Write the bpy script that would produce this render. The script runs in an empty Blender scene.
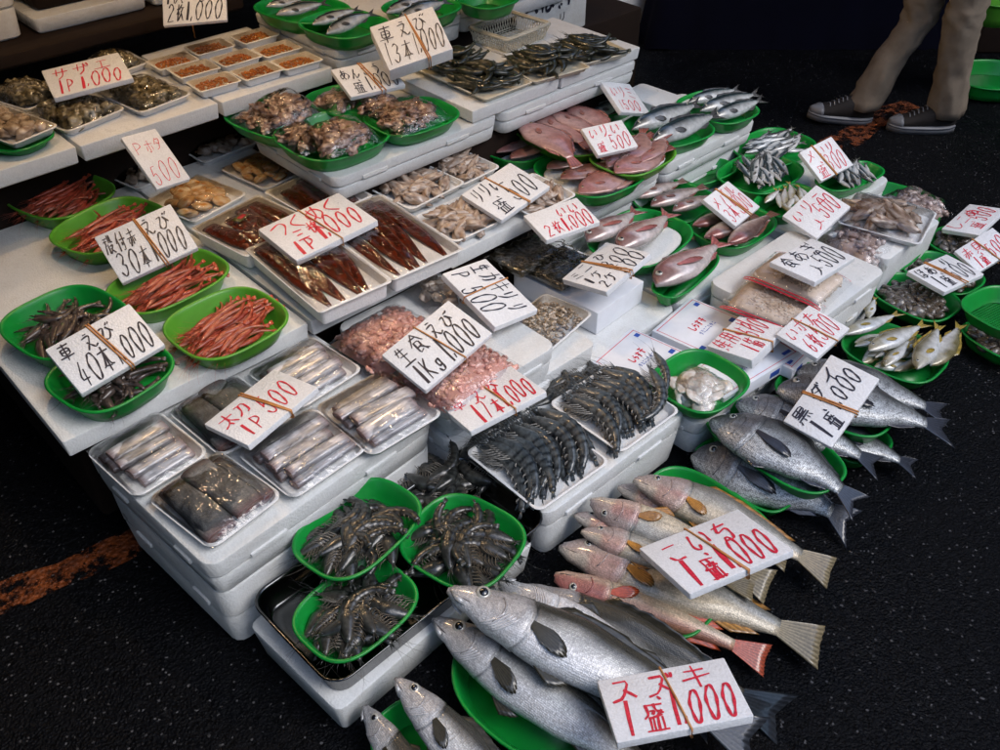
EXPO = 1.1
SUNE, SKYS = .6, .15
AWN_V, AWN_U = -.7, -.6
OPPH = 3.4
BULBS = [(.8, -2.3, 1.9, 3.5), (1.6, -3.3, 1.9, 2.), (1.6, -2.0, 2.0, 4.5)]
import bpy, bmesh, math, random
import numpy as np
from mathutils import Vector, Matrix, Euler, noise
R = math.radians
rnd = random.Random(7)
SC = bpy.context.scene
COL = SC.collection

# ------------------------------------------------------------------ camera
CAMH, PITCH, FPX = 1.7, R(40), 900.0
cd = bpy.data.cameras.new('camera'); cam = bpy.data.objects.new('camera', cd); COL.objects.link(cam)
cam.location = (0, 0, CAMH); cam.rotation_euler = (R(90) - PITCH, 0, 0)
cd.sensor_width = 36; cd.lens = 36 * FPX / 1000; cd.clip_start = .05; cd.clip_end = 500
SC.camera = cam

def P(x, y, z=0.0):
    """point of the scene at height z that the photograph shows at pixel x, y (1000 x 750)"""
    a = (x - 500) / FPX; b = (375 - y) / FPX
    d = Vector((a, math.cos(PITCH) + b * math.sin(PITCH), -math.sin(PITCH) + b * math.cos(PITCH)))
    return Vector((0, 0, CAMH)) + d * ((z - CAMH) / d.z)
def project(p):
    x, y, z = p[0], p[1], p[2] - CAMH
    dz = y * math.cos(PITCH) - z * math.sin(PITCH); up = y * math.sin(PITCH) + z * math.cos(PITCH)
    return 500 + FPX * x / dz, 375 - FPX * up / dz
UA = Vector((.729, .685, 0)).normalized(); VA = Vector((.685, -.729, 0)).normalized()
YAW = math.atan2(UA.y, UA.x)
def UV(u, v, z=0.0): return UA * u + VA * v + Vector((0, 0, z))

# ------------------------------------------------------------------ materials
def nodes(name):
    m = bpy.data.materials.new(name); m.use_nodes = True
    nt = m.node_tree; b = nt.nodes['Principled BSDF']
    return m, nt, b
def N(nt, t, **kw):
    n = nt.nodes.new(t)
    for k, v in kw.items():
        if k in n.inputs: n.inputs[k].default_value = v
        else: setattr(n, k, v)
    return n
def coords(nt, kind='Object'): return nt.nodes.new('ShaderNodeTexCoord').outputs[kind]
def ntex(nt, scale, detail=4, rough=.6, vec=None):
    n = N(nt, 'ShaderNodeTexNoise'); n.inputs['Scale'].default_value = scale
    n.inputs['Detail'].default_value = detail; n.inputs['Roughness'].default_value = rough
    nt.links.new(vec or coords(nt), n.inputs['Vector']); return n.outputs['Fac']
def vtex(nt, scale, vec=None, out='Distance', feat='F1'):
    n = N(nt, 'ShaderNodeTexVoronoi', feature=feat); n.inputs['Scale'].default_value = scale
    nt.links.new(vec or coords(nt), n.inputs['Vector']); return n.outputs[out]
def ramp(nt, fac, stops):
    r = N(nt, 'ShaderNodeValToRGB'); e = r.color_ramp.elements
    while len(e) < len(stops): e.new(.5)
    for i, (p, c) in enumerate(stops):
        e[i].position = p; e[i].color = (tuple(c) if hasattr(c, '__len__') else (c, c, c)) + (1,)
    nt.links.new(fac, r.inputs['Fac']); return r.outputs['Color']
def mix(nt, fac, a, b, mode='MIX'):
    m = N(nt, 'ShaderNodeMix', data_type='RGBA', blend_type=mode)
    for s, v in ((0, fac), (6, a), (7, b)):
        if hasattr(v, 'is_linked'): nt.links.new(v, m.inputs[s])
        else: m.inputs[s].default_value = v if s == 0 else tuple(v) + (1,)
    return m.outputs[2]
def bump(nt, b, h, strength=.3, dist=.002, prev=None):
    n = N(nt, 'ShaderNodeBump'); n.inputs['Strength'].default_value = strength; n.inputs['Distance'].default_value = dist
    nt.links.new(h, n.inputs['Height'])
    if prev is not None: nt.links.new(prev, n.inputs['Normal'])
    if b is not None: nt.links.new(n.outputs[0], b.inputs['Normal'])
    return n.outputs[0]
def setp(b, **kw):
    for k, v in kw.items():
        k = k.replace('_', ' ')
        b.inputs[k].default_value = v
def simple(name, c, rough=.5, spec=.5, coat=0, var=.12, nscale=30, bs=0, bscale=200, metal=0, sss=0):
    m, nt, b = nodes(name)
    f = ntex(nt, nscale)
    lo = tuple(max(0, x * (1 - var)) for x in c); hi = tuple(min(1, x * (1 + var)) for x in c)
    nt.links.new(ramp(nt, f, [(.3, lo), (.7, hi)]), b.inputs['Base Color'])
    setp(b, Roughness=rough, Metallic=metal); b.inputs['Specular IOR Level'].default_value = spec
    b.inputs['Coat Weight'].default_value = coat; b.inputs['Coat Roughness'].default_value = .08
    if sss:
        b.inputs['Subsurface Weight'].default_value = sss; b.inputs['Subsurface Radius'].default_value = (.01, .005, .003)
        b.inputs['Subsurface Scale'].default_value = .5
    if bs: bump(nt, b, ntex(nt, bscale), bs, .002)
    return m
def foam(name, c=(.74, .75, .74), dirt=.25):
    m, nt, b = nodes(name)
    v = vtex(nt, 210); f = ntex(nt, 7, 8, .75); g = ntex(nt, 40, 3)
    base = mix(nt, ramp(nt, f, [(.47, 0.), (.72, dirt * 1.3)]), c, (.38, .33, .27))
    base = mix(nt, ramp(nt, g, [(.55, 0.), (.75, .18)]), base, (.52, .50, .47))
    base = mix(nt, ramp(nt, v, [(.0, 0.), (.8, .3)]), base, (.5, .52, .52))
    nt.links.new(base, b.inputs['Base Color'])
    nt.links.new(ramp(nt, f, [(.35, .22), (.6, .5)]), b.inputs['Roughness'])
    n1 = bump(nt, None, v, .5, .0015); bump(nt, b, g, .3, .004, n1)
    return m
def vcol(name, rough=.3, metal=0., coat=.4, scale=0, sstr=.3, nscale=60, var=.2, spec=.5, bs=.2, sss=0):
    """colour painted per vertex (the skin's own pattern) broken up with noise; optional fish scales"""
    m, nt, b = nodes(name)
    a = N(nt, 'ShaderNodeAttribute', attribute_name='col').outputs['Color']
    f = ntex(nt, nscale, 5)
    base = mix(nt, 1.0, a, ramp(nt, f, [(.3, 1 - var), (.7, 1 + 0 * var)]), 'MULTIPLY')
    prev = None
    if scale:
        v = vtex(nt, scale); v.node.inputs['Randomness'].default_value = .45
        vc = vtex(nt, scale, out='Color'); vc.node.inputs['Randomness'].default_value = .45
        sp = N(nt, 'ShaderNodeSeparateColor'); nt.links.new(vc, sp.inputs[0])
        base = mix(nt, 1.0, base, ramp(nt, sp.outputs[0], [(0., .8), (.75, 1.), (1., 1.15)]), 'MULTIPLY')  # per-scale brightness puts the sparkle of reflecting scales into the colour
        mp = N(nt, 'ShaderNodeMapping'); mp.inputs['Scale'].default_value = (.22, 1, 1); nt.links.new(coords(nt), mp.inputs['Vector'])
        base = mix(nt, 1.0, base, ramp(nt, ntex(nt, 110, 4, .7, mp.outputs[0]), [(.32, .82), (.62, 1.05)]), 'MULTIPLY')
        base = mix(nt, ramp(nt, v, [(.25, 0.), (.75, sstr)]), base, (.03, .03, .035))
        nt.links.new(ramp(nt, v, [(.2, rough * .8), (.8, min(1, rough * 1.9))]), b.inputs['Roughness'])
        prev = bump(nt, None, v, .6, .0016)
    else: b.inputs['Roughness'].default_value = rough
    nt.links.new(base, b.inputs['Base Color'])
    setp(b, Metallic=metal); b.inputs['Coat Weight'].default_value = coat; b.inputs['Coat Roughness'].default_value = .1
    b.inputs['Specular IOR Level'].default_value = spec
    if sss:
        b.inputs['Subsurface Weight'].default_value = sss; b.inputs['Subsurface Radius'].default_value = (.008, .004, .003)
        b.inputs['Subsurface Scale'].default_value = .5
    bump(nt, b, f, bs, .002, prev)
    return m
def film_mat(name, tint=(1, 1, 1), fac=.02, bscale=35, bstr=.55, rough=.05):
    m = bpy.data.materials.new(name); m.use_nodes = True; nt = m.node_tree; nt.nodes.clear()
    o = N(nt, 'ShaderNodeOutputMaterial'); t = N(nt, 'ShaderNodeBsdfTransparent'); g = N(nt, 'ShaderNodeBsdfGlossy')
    t.inputs[0].default_value = tuple(tint) + (1,); g.inputs['Roughness'].default_value = rough; g.inputs[0].default_value = (.95, .96, 1, 1)
    fr = N(nt, 'ShaderNodeFresnel'); fr.inputs[0].default_value = 1.45
    ad = N(nt, 'ShaderNodeMath', operation='MULTIPLY_ADD'); ad.inputs[1].default_value = 1.05; ad.inputs[2].default_value = fac
    nt.links.new(fr.outputs[0], ad.inputs[0]); ms = N(nt, 'ShaderNodeMixShader')
    nt.links.new(ad.outputs[0], ms.inputs[0]); nt.links.new(t.outputs[0], ms.inputs[1]); nt.links.new(g.outputs[0], ms.inputs[2])
    n = N(nt, 'ShaderNodeTexNoise'); n.inputs['Scale'].default_value = bscale; n.inputs['Detail'].default_value = 3; n.inputs['Distortion'].default_value = 1.5
    nt.links.new(coords(nt), n.inputs['Vector'])
    bn = bump(nt, None, n.outputs['Fac'], bstr, .006)
    nt.links.new(bn, g.inputs['Normal']); nt.links.new(bn, fr.inputs['Normal'])
    nt.links.new(ms.outputs[0], o.inputs[0]); return m

def green_plastic(name, c):
    m, nt, b = nodes(name)
    f = ntex(nt, 8)
    nt.links.new(ramp(nt, f, [(.3, tuple(x * .8 for x in c)), (.7, tuple(min(1, x * 1.15) for x in c))]), b.inputs['Base Color'])
    setp(b, Roughness=.34); b.inputs['Specular IOR Level'].default_value = .5
    b.inputs['Subsurface Weight'].default_value = .25; b.inputs['Subsurface Radius'].default_value = (.004, .02, .004); b.inputs['Subsurface Scale'].default_value = .4
    bump(nt, b, ntex(nt, 120), .08, .001); return m

M = {}
M['foam'] = foam('foam'); M['foam_dirty'] = foam('foam_dirty', (.66, .66, .63), .5)
M['tray'] = foam('tray_foam', (.80, .80, .79), .12)
M['board'] = foam('sign_board_foam', (.82, .83, .85), .12)
M['green'] = green_plastic('green_plastic', (.004, .25, .035))
M['lime'] = green_plastic('lime_plastic', (.09, .32, .025))
M['film'] = film_mat('clear_film'); M['bag'] = film_mat('bag_film', (.99, .99, .99), .03, 45, .8, .12)
M['band'] = simple('rubber_band', (.50, .21, .06), .5)
M['ink_black'] = simple('ink_black', (.02, .02, .035), .45, var=.5, nscale=200)
M['ink_red'] = simple('ink_red', (.62, .02, .05), .45, var=.35, nscale=200)
M['ink_blue'] = simple('ink_blue', (.03, .08, .38), .45)
m_, nt_, b_ = None, None, None
M['steel_dark'] = simple('dark_steel', (.10, .105, .11), .2, metal=1., var=.1)
M['steel'] = simple('steel', (.55, .56, .57), .22, metal=1., var=.1, bs=.1, bscale=20)
M['wood'] = simple('dark_wood', (.013, .007, .0045), .85, spec=.2, bs=.3, bscale=60)
M['paper'] = simple('carton_paper', (.74, .76, .80), .35, var=.04)
M['lattice'] = simple('cream_plastic', (.55, .52, .42), .4)
M['white_plate'] = simple('white_plate', (.6, .6, .6), .4)

# ------------------------------------------------------------------ mesh builder
SHARP = {'body', 'lid', 'slab', 'board', 'tray', 'box', 'surface', 'shelf'}
class MB:
    def __init__(s): s.v = []; s.f = []; s.c = []; s.mi = []; s.cur = (1, 1, 1); s.m = 0
    def vert(s, p, c=None): s.v.append(tuple(p)); s.c.append(c or s.cur); return len(s.v) - 1
    def face(s, *i): s.f.append(i); s.mi.append(s.m)
    def loft(s, rings, cap0=True, cap1=True, cols=None, closed=True):
        ids = []
        for k, r in enumerate(rings):
            ids.append([s.vert(p, (cols[k][j] if cols else None)) for j, p in enumerate(r)])
        n = len(rings[0])
        for a, b in zip(ids, ids[1:]):
            for j in range(n if closed else n - 1):
                s.face(a[j], a[(j + 1) % n], b[(j + 1) % n], b[j])
        if cap0: s.face(*reversed(ids[0]))
        if cap1: s.face(*ids[-1])
        return ids
    def tube(s, pts, r, n=6, cap=True):
        pts = [Vector(p) for p in pts]; rr = r if hasattr(r, '__len__') else [r] * len(pts); rings = []
        up = Vector((0, 0, 1))
        for i, p in enumerate(pts):
            t = (pts[min(i + 1, len(pts) - 1)] - pts[max(i - 1, 0)]).normalized()
            a = t.cross(up)
            if a.length < .05: a = t.cross(Vector((1, 0, 0)))
            a.normalize(); b = a.cross(t)
            rings.append([p + (a * math.cos(q) + b * math.sin(q)) * rr[i] for q in [2 * math.pi * k / n for k in range(n)]])
        s.loft(rings, cap, cap)
    def box(s, x0, x1, y0, y1, z0, z1, bev=.004, rx=None, taper=0):
        """box with rounded vertical corners (rx) and bevelled edges"""
        rx = rx or bev * 1.5
        def ring(ins, z):
            pts = []; r = max(rx - ins * .5, .0005)
            for cx, cy, a0 in ((x1, y1, 0), (x0, y1, 90), (x0, y0, 180), (x1, y0, 270)):
                sx = -1 if cx == x1 else 1; sy = -1 if cy == y1 else 1
                for k in range(4):
                    a = R(a0 + 30 * k)
                    pts.append((cx + sx * (rx + ins * .5) + math.cos(a) * r, cy + sy * (rx + ins * .5) + math.sin(a) * r, z))
            return pts
        s.loft([ring(bev + taper, z0), ring(taper, z0 + bev), ring(0, z1 - bev), ring(bev * .3, z1 - bev * .3), ring(bev, z1)])
    def sphere(s, c, r, sc=(1, 1, 1), n=8, m=6):
        c = Vector(c); rings = []
        for i in range(m + 1):
            a = math.pi * i / m; q = max(math.sin(a), .02)
            rings.append([(c.x + r * sc[0] * q * math.cos(b), c.y + r * sc[1] * q * math.sin(b), c.z - r * sc[2] * math.cos(a)) for b in [2 * math.pi * k / n for k in range(n)]])
        s.loft(rings)
    def mesh(s, name, mats, smooth=True, sub=0):
        me = bpy.data.meshes.new(name); me.from_pydata(s.v, [], s.f); me.update()
        for m in (mats if isinstance(mats, (list, tuple)) else [mats]): me.materials.append(m)
        if smooth: me.shade_smooth()
        if name in SHARP: me.set_sharp_from_angle(angle=R(38))
        for p, mi in zip(me.polygons, s.mi): p.material_index = mi
        at = me.color_attributes.new('col', 'FLOAT_COLOR', 'POINT')
        at.data.foreach_set('color', [x for c in s.c for x in (c[0], c[1], c[2], 1.)])
        return me
    def build(s, name, mats, parent=None, smooth=True):
        return put(name, s.mesh(name, mats, smooth), parent)
def put(name, me, parent=None):
    o = bpy.data.objects.new(name, me); COL.objects.link(o)
    if parent is not None: o.parent = parent
    return o
def tag(o, label, cat, group=None):
    o['label'] = label; o['category'] = cat
    if group: o['group'] = group
    return o
def thing(name, label, cat, loc=(0, 0, 0), yaw=0, group=None, mat=None):
    o = bpy.data.objects.new(name, None); COL.objects.link(o); o.empty_display_size = .05
    if mat is not None: o.matrix_world = mat
    else: o.location = loc; o.rotation_euler = (0, 0, yaw)
    return tag(o, label, cat, group)
def struct(o, kind='structure'): o['kind'] = kind; return o
class Proto:
    """a kind built once; every use links new objects that share its meshes"""
    def __init__(s, name, me, kids=()): s.name = name; s.me = me; s.kids = kids
    def place(s, mat, label, cat, group, full=True):
        o = put(s.name, s.me); o.matrix_world = mat; tag(o, label, cat, group)
        if full:
            for nm, me in s.kids: put(nm, me, o)
        return o
    def part(s, parent, mat, name=None):
        o = put(name or s.name, s.me, parent); o.matrix_local = mat; return o
def TRS(loc, rot=(0, 0, 0), sc=1):
    sc = sc if hasattr(sc, '__len__') else (sc,) * 3
    return Matrix.LocRotScale(Vector(loc), Euler(rot, 'XYZ'), Vector(sc))
def rect4(L, T, Rr, B, z):
    l, t, r, b = (P(*q, z) for q in (L, T, Rr, B))
    c = (l + t + r + b) / 4; X = (t - l + r - b) / 2; Y = (l - b + t - r) / 2
    ang = math.atan2(X.y, X.x); ang2 = math.atan2(-Y.x, Y.y)
    d = (ang2 - ang + math.pi) % (2 * math.pi) - math.pi
    return c, ang + d / 2, X.length, Y.length
# ------------------------------------------------------------------ handwriting: strokes on a 10 x 10 grid, '~' = curved
G = {
'0': '~4a 17 14 30 60 83 97 7a 4a', '1': '5a 50', '2': '~28 4a 79 87 54 20;20 90', '3': '~29 5a 88 55;~55 84 71 40 12', '4': '6a 13 93;77 60',
'5': '3a 25;~25 66 83 70 30 12;3a 8a', '6': '~7a 36 22 40 72 74 55 23', '7': '1a 8a 40', '8': '~59 28 46 73 51 22 45 78 59', ',': '42 20', '-': '25 85', '.': '42 41',
'P': '2a 20;~2a 79 86 24', 'K': '2a 20;8a 25 90', 'g': '~77 36 43 74 77 71 30 12',
'本': '08 a8;5a 50;~58 23 02;~58 73 a2;32 72', '枚': '07 47;2a 20;26 04;26 44;6a 47;58 a8;~88 64 30;~66 74 a0',
'盛': '18 98;18 25 04;~58 66 95;36 56 45;8a 99;~86 64;24 84;24 20;84 80;44 40;64 60;00 a0', '皿': '28 88;28 22;88 82;48 42;68 62;01 a1',
'車': '19 99;27 87 83 23 27;25 85;02 a2;5a 50', 'え': '49 69;~27 77 30;~44 62 80 a1', 'び': '~18 48 23 31 61 85 68 a4;8a 79;aa 99', 'ひ': '~18 48 23 31 61 85 68 a4',
'い': '~28 13 31 43;~88 96 93', 'こ': '28 78;~23 41 81', 'ち': '18 88;~4a 25 76 83 70 30', 'ス': '19 79 41 00;55 91', 'ズ': '19 79 41 00;55 91;8a 98;aa a8', 'キ': '18 88;04 a5;4a 60',
'サ': '07 a7;3a 34;7a 73 40', 'ザ': '07 a7;3a 34;7a 73 40;9a a8;7a 88', 'エ': '28 88;58 51;01 a1', 'ホ': '07 a7;5a 50 31;25 12;85 92', 'タ': '4a 05;49 99 51 10;36 75', 'ダ': '4a 05;49 89 51 10;36 75;8a 98;aa a9',
'テ': '29 79;06 a6;~56 43 20', '太': '07 a7;~5a 53 00;~56 73 a0;42 60', '刀': '18 88 81 60;~48 33 00', '生': '3a 16;18 88;5a 50;25 85;00 a0',
'食': '5a 05;5a a5;28 78;36 76 73 33;36 30 61;~73 90;~53 a0', '赤': '18 88;5a 55;05 a5;45 43 20;65 61;24 12;84 92', 'あ': '18 78;~3a 34 50;~66 43 11 04 36 76 a3 70', 'ん': '~5a 00 24 45 51 71 a4',
'う': '49 69;~27 67 84 40', '黒': '1a 9a 96 16 1a;18 98;5a 53;15 95;03 a3;12 00;42 40;72 70;92 a0', 'イ': '8a 45 04;56 50', '三': '19 89;25 75;00 a0', 'ケ': '3a 06;28 a8;~68 63 20',
'ほ': '~1a 07 10;49 99;46 96;~79 71 40 43 91', 'パ': '~37 24 00;~67 84 a0;~99 aa 9a 98 99', '用': '1a 14 00;1a 9a 90 80;17 97;14 94;5a 50', 'ミ': '29 88;26 75;12 90', 'ニ': '28 88;01 a1', '貝': '2a 8a 83 23 2a;28 88;25 85;32 10;72 90',
'め': '~29 35 60;~6a 53 11 06 68 a4 70', 'ぎ': '19 79;16 86;~3a 84;~42 20 70;9a 98', 'か': '~08 77 82 50;~4a 33 00;~89 a6', 'つ': '~07 79 a6 60', 'く': '~8a 15 80', 'わ': '3a 30;08 38 02;~25 78 a4 60', 'し': '~2a 22 60 a3', 'ら': '49 69;~27 24 66 83 40',
'す': '08 a8;~5a 54 25 43 54 30', 'ム': '5a 12 82;65 a0', 'ガ': '07 87 71 50;~4a 33 00;9a 98', 'リ': '29 24;~7a 74 30', 'も': '~4a 32 50 82;08 78;05 75', 'ず': '08 a8;~5a 54 25 43 54 30;9a 99', 'た': '08 68;~4a 23 00;56 96;~43 41 91',
'大': '07 a7;~5a 53 00;~56 73 a0', '箱': '1a 06;18 48;6a 56;68 a8;04 44;26 20;55 95 90 50 55;53 93', 'バ': '~37 24 00;~67 84 a0;8a 98;aa a9', 'メ': '~89 54 00;~37 82', 'ル': '~39 33 00;69 61 a4', '一': '05 a5', '入': '~48 53 00;~45 93', '干': '29 89;05 a5;59 50', 'り': '29 24;~7a 74 30',
'殻': '09 49;28 25;07 47;~15 00;45 40;6a 66;8a 86 a6;~64 94 50;~63 a0', '付': '3a 05;27 20;46 a6;8a 80 60;~64 63', '特': '29 05;07 47;2a 20;58 98;7a 75;45 a5;42 a2;85 80', '鮮': '2a 05;29 49;~16 46;16 13 43 46;00;11;~69 78;58 a8;55 a5;52 a2;7a 70',
}
def glyph_strokes(ch):
    out = []
    for st in G.get(ch, '').split(';'):
        if not st: continue
        cur = st[0] == '~'; st = st.lstrip('~')
        pts = [(int(q[0], 16) / 10, int(q[1], 16) / 10) for q in st.split()]
        if len(pts) == 1: pts = pts * 2; pts[1] = (pts[1][0] + .05, pts[1][1] - .05)
        if cur and len(pts) > 2:
            q = [pts[0]] + pts + [pts[-1]]; sm = []
            for i in range(1, len(q) - 2):
                for k in range(5):
                    t = k / 5; p0, p1, p2, p3 = q[i - 1], q[i], q[i + 1], q[i + 2]
                    sm.append(tuple(.5 * (2 * p1[d] + (p2[d] - p0[d]) * t + (2 * p0[d] - 5 * p1[d] + 4 * p2[d] - p3[d]) * t * t + (3 * p1[d] - p0[d] - 3 * p2[d] + p3[d]) * t ** 3) for d in (0, 1)))
            sm.append(pts[-1]); pts = sm
        if not cur and len(pts) > 2:      # a marker rounds its corners
            q = [pts[0]]
            for a, b in zip(pts, pts[1:]):
                q += [(a[0] * .8 + b[0] * .2, a[1] * .8 + b[1] * .2), (a[0] * .2 + b[0] * .8, a[1] * .2 + b[1] * .8)]
            pts = q + [pts[-1]]
        out.append(pts)
    return out
def write(mb, text, x, y, w, h, th, z, r, slant=.3):
    """text in a box with lower left corner x, y, total width w, height h; th = pen width"""
    wid = [.45 if c in ',.' else (.5 if c == '1' and len(text) > 2 else 1) for c in text]; tot = sum(wid); cx = x; k = 0
    for c, wd in zip(text, wid):
        cw = w * wd / tot; jy = r.uniform(-.06, .06) * h; js = r.uniform(.9, 1.1)
        for st in glyph_strokes(c):
            k += 1; zz = z + .00012 * (k % 9)
            ph = r.uniform(0, 6); jit = [(r.uniform(-.03, .03), r.uniform(-.03, .03)) for _ in st] if len(st) < 6 else [(0, 0)] * len(st)
            pts = [Vector((cx + cw * (.08 + .8 * (px + j[0]) * js * .92) + slant * h * (py - .5) * .4, y + jy + h * (py + j[1]) * js, 0)) for (px, py), j in zip(st, jit)]
            if len(pts) == 2 or (len(pts) < 6):   # subdivide for a wavering line
                q = []
                for a, b in zip(pts, pts[1:]): q += [a, a.lerp(b, .5) + Vector((r.uniform(-.02, .02), r.uniform(-.02, .02), 0)) * h * .6]
                pts = q + [pts[-1]]
            thick = th * (1.9 if c == '1' and h > .035 and r.random() < .75 else 1)
            L = []
            for i, p in enumerate(pts):
                t = pts[min(i + 1, len(pts) - 1)] - pts[max(i - 1, 0)]
                t = t.normalized() if t.length > 1e-9 else Vector((1, 0, 0)); n = Vector((-t.y, t.x, 0))
                wv = thick * (.5 + .14 * math.sin(ph + i * .9)) * (.8 if i in (0, len(pts) - 1) else 1)
                if i == 0: p = p - t * thick * .3
                if i == len(pts) - 1: p = p + t * thick * .3
                L.append((mb.vert((p.x + n.x * wv, p.y + n.y * wv, zz)), mb.vert((p.x - n.x * wv, p.y - n.y * wv, zz))))
            for a, b in zip(L, L[1:]): mb.face(a[0], a[1], b[1], b[0])
        cx += cw

def fit_rect(cs, z, asp=1.42):
    """pose and size of a board from the four corners seen in the photograph (TL TR BR BL), centre at height z"""
    c3 = [P(x, y, z) for x, y in cs]; c = sum(c3, Vector()) / 4
    X = (c3[1] - c3[0] + c3[2] - c3[3]) / 2; Yv = (c3[0] - c3[3] + c3[1] - c3[2]) / 2
    p = np.array([c.x, c.y, math.atan2(X.y, X.x), 0., 0., math.log(X.length), math.log(Yv.length)])
    def rot(p): return Matrix.Rotation(p[2], 3, 'Z') @ Matrix.Rotation(p[3], 3, 'X') @ Matrix.Rotation(p[4], 3, 'Y')
    def res(p):
        m = rot(p); w, h = math.exp(p[5]), math.exp(p[6]); o = []
        for (sx, sy), q in zip(((-.5, .5), (.5, .5), (.5, -.5), (-.5, -.5)), cs):
            k = Vector((p[0], p[1], z)) + m @ Vector((sx * w, sy * h, 0)); a = project(k)
            o += [(a[0] - q[0]) / 1.5, (a[1] - q[1]) / 1.5]
        return np.array(o + [p[3] / .45 - .3, p[4] / .3, (p[5] - p[6] - math.log(asp)) / .12])
    lam = 1e-2; r0 = res(p)
    for it in range(60):
        J = np.array([(res(p + np.eye(7)[i] * 1e-5) - r0) / 1e-5 for i in range(7)]).T
        d = np.linalg.solve(J.T @ J + lam * np.eye(7), -J.T @ r0); r1 = res(p + d)
        if (r1 ** 2).sum() < (r0 ** 2).sum(): p = p + d; r0 = r1; lam *= .4
        else: lam *= 3
    m = rot(p).to_4x4(); m.translation = Vector((p[0], p[1], z))
    return m, math.exp(p[5]), math.exp(p[6])
SIGNI = [0]
def sign(cs, z, lines, ink, label, band=.5, th=.016, asp=1.42, pen=.0045, group=None):
    """lines: (text, x, y, w, h) in fractions of the board"""
    m, w, h = fit_rect(cs, z, asp); r = random.Random(100 + SIGNI[0]); SIGNI[0] += 1
    t = thing('price_sign', label, 'sign', mat=m, group=group)
    b = MB(); b.box(-w / 2, w / 2, -h / 2, h / 2, -th, 0, .0018, rx=.003); 
    for i, v in enumerate(b.v):   # uneven cut edges
        q = noise.noise(Vector((v[0] * 30 + SIGNI[0], v[1] * 30, v[2] * 40))); b.v[i] = (v[0] + q * .0015, v[1] + q * .0015, v[2] if v[2] > -.002 else v[2] + q * .001)
    b.build('board', M['board'], t)
    k = MB()
    for (tx, x, y, ww, hh) in lines:
        write(k, tx, -w / 2 + x * w, -h / 2 + y * h, ww * w, hh * h, pen * .82 * (w / .2), .0006, r)
    k.build('lettering', M[ink], t, smooth=False)
    if band is not None:
        for q in range(2 if r.random() < .6 else 1):
            g = MB(); x0 = -w / 2 + w * (band + r.uniform(-.02, .02)) + q * .004; x1 = x0 + w * (.03 + .07 * r.random()); e = .0035
            pts = [(x0, h / 2 + e, .001), (x0 * .5 + x1 * .5, 0, .0028), (x1, -h / 2 - e, .001), (x1, -h / 2 - e, -th - .002), (x0, h / 2 + e, -th - .002), (x0, h / 2 + e, .001)]
            g.tube(pts, .0022, 5, False); g.build('rubber_band', M['band'], t)
    return t
# ------------------------------------------------------------------ containers
def sup(a, n): 
    c, s_ = math.cos(a), math.sin(a)
    return (abs(c) ** (2 / n)) * (1 if c >= 0 else -1), (abs(s_) ** (2 / n)) * (1 if s_ >= 0 else -1)
def basket(c, yaw, sx, sy, zr, label, h=.05, mat='green', n=3.0, group='green plastic baskets', tilt=(0, 0), lattice=False, plate=False):
    """flared plastic basket; c = rim centre, zr = rim height"""
    t = thing('green_basket', label, 'basket', group=group, mat=Matrix.Translation((c.x, c.y, zr - h)) @ Matrix.Rotation(yaw, 4, 'Z') @ Euler((tilt[0], tilt[1], 0)).to_matrix().to_4x4())
    K = 56; A = [2 * math.pi * k / K for k in range(K)]
    def ring(ox, z, rib=0):
        return [((sx / 2 - ox) * sup(a, n)[0] * (1 + rib * (k % 2)), (sy / 2 - ox) * sup(a, n)[1] * (1 + rib * (k % 2)), z) for k, a in enumerate(A)]
    b = MB()
    b.loft([ring(.030, 0), ring(.026, .001), ring(.018, h * .35, .006), ring(.010, h * .8, .006), ring(.0065, h - .006), ring(0, h - .006), ring(-.001, h - .002), ring(.001, h), ring(.005, h), ring(.008, h - .005), ring(.0125, h * .78, .006), ring(.021, h * .35, .006), ring(.030, .005)], False, False)
    b.build('wall', M[mat], t)
    g = MB()
    if lattice:
        s_ = .0085; q = int(sx / s_)
        for i in range(-q // 2, q // 2 + 1):
            X = i * s_
            if abs(X) < sx / 2 - .034:
                Y = (sy / 2 - .031) * (1 - (abs(X) / (sx / 2 - .03)) ** n) ** (1 / n); g.box(X - .0013, X + .0013, -Y, Y, 0, .003, .0004)
            if abs(X) < sy / 2 - .034:
                Y = (sx / 2 - .031) * (1 - (abs(X) / (sy / 2 - .03)) ** n) ** (1 / n); g.box(-Y, Y, X - .0013, X + .0013, .0004, .0034, .0004)
    else: g.loft([ring(.0302, .0005), ring(.0302, .0045)])
    g.build('base', M[mat], t)
    if plate:
        g = MB(); g.loft([ring(.032, .02), ring(.030, .0225), ring(.036, .0235)]); g.build('paper_liner', M['tray'], t)
    return t
def basket4(L, T, Rr, B, z, label, **kw):
    c, yaw, sx, sy = rect4(L, T, Rr, B, z); sx *= 1.17; sy *= 1.17; basket(c, yaw, sx, sy, z, label, **kw); return c, yaw, sx, sy
def rrect(sx, sy, r, z, k=5):
    pts = []
    for cx, cy, a0 in ((1, 1, 0), (-1, 1, 90), (-1, -1, 180), (1, -1, 270)):
        for i in range(k + 1):
            a = R(a0 + 90 * i / k); pts.append((cx * (sx / 2 - r) + r * math.cos(a), cy * (sy / 2 - r) + r * math.sin(a), z))
    return pts
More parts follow.
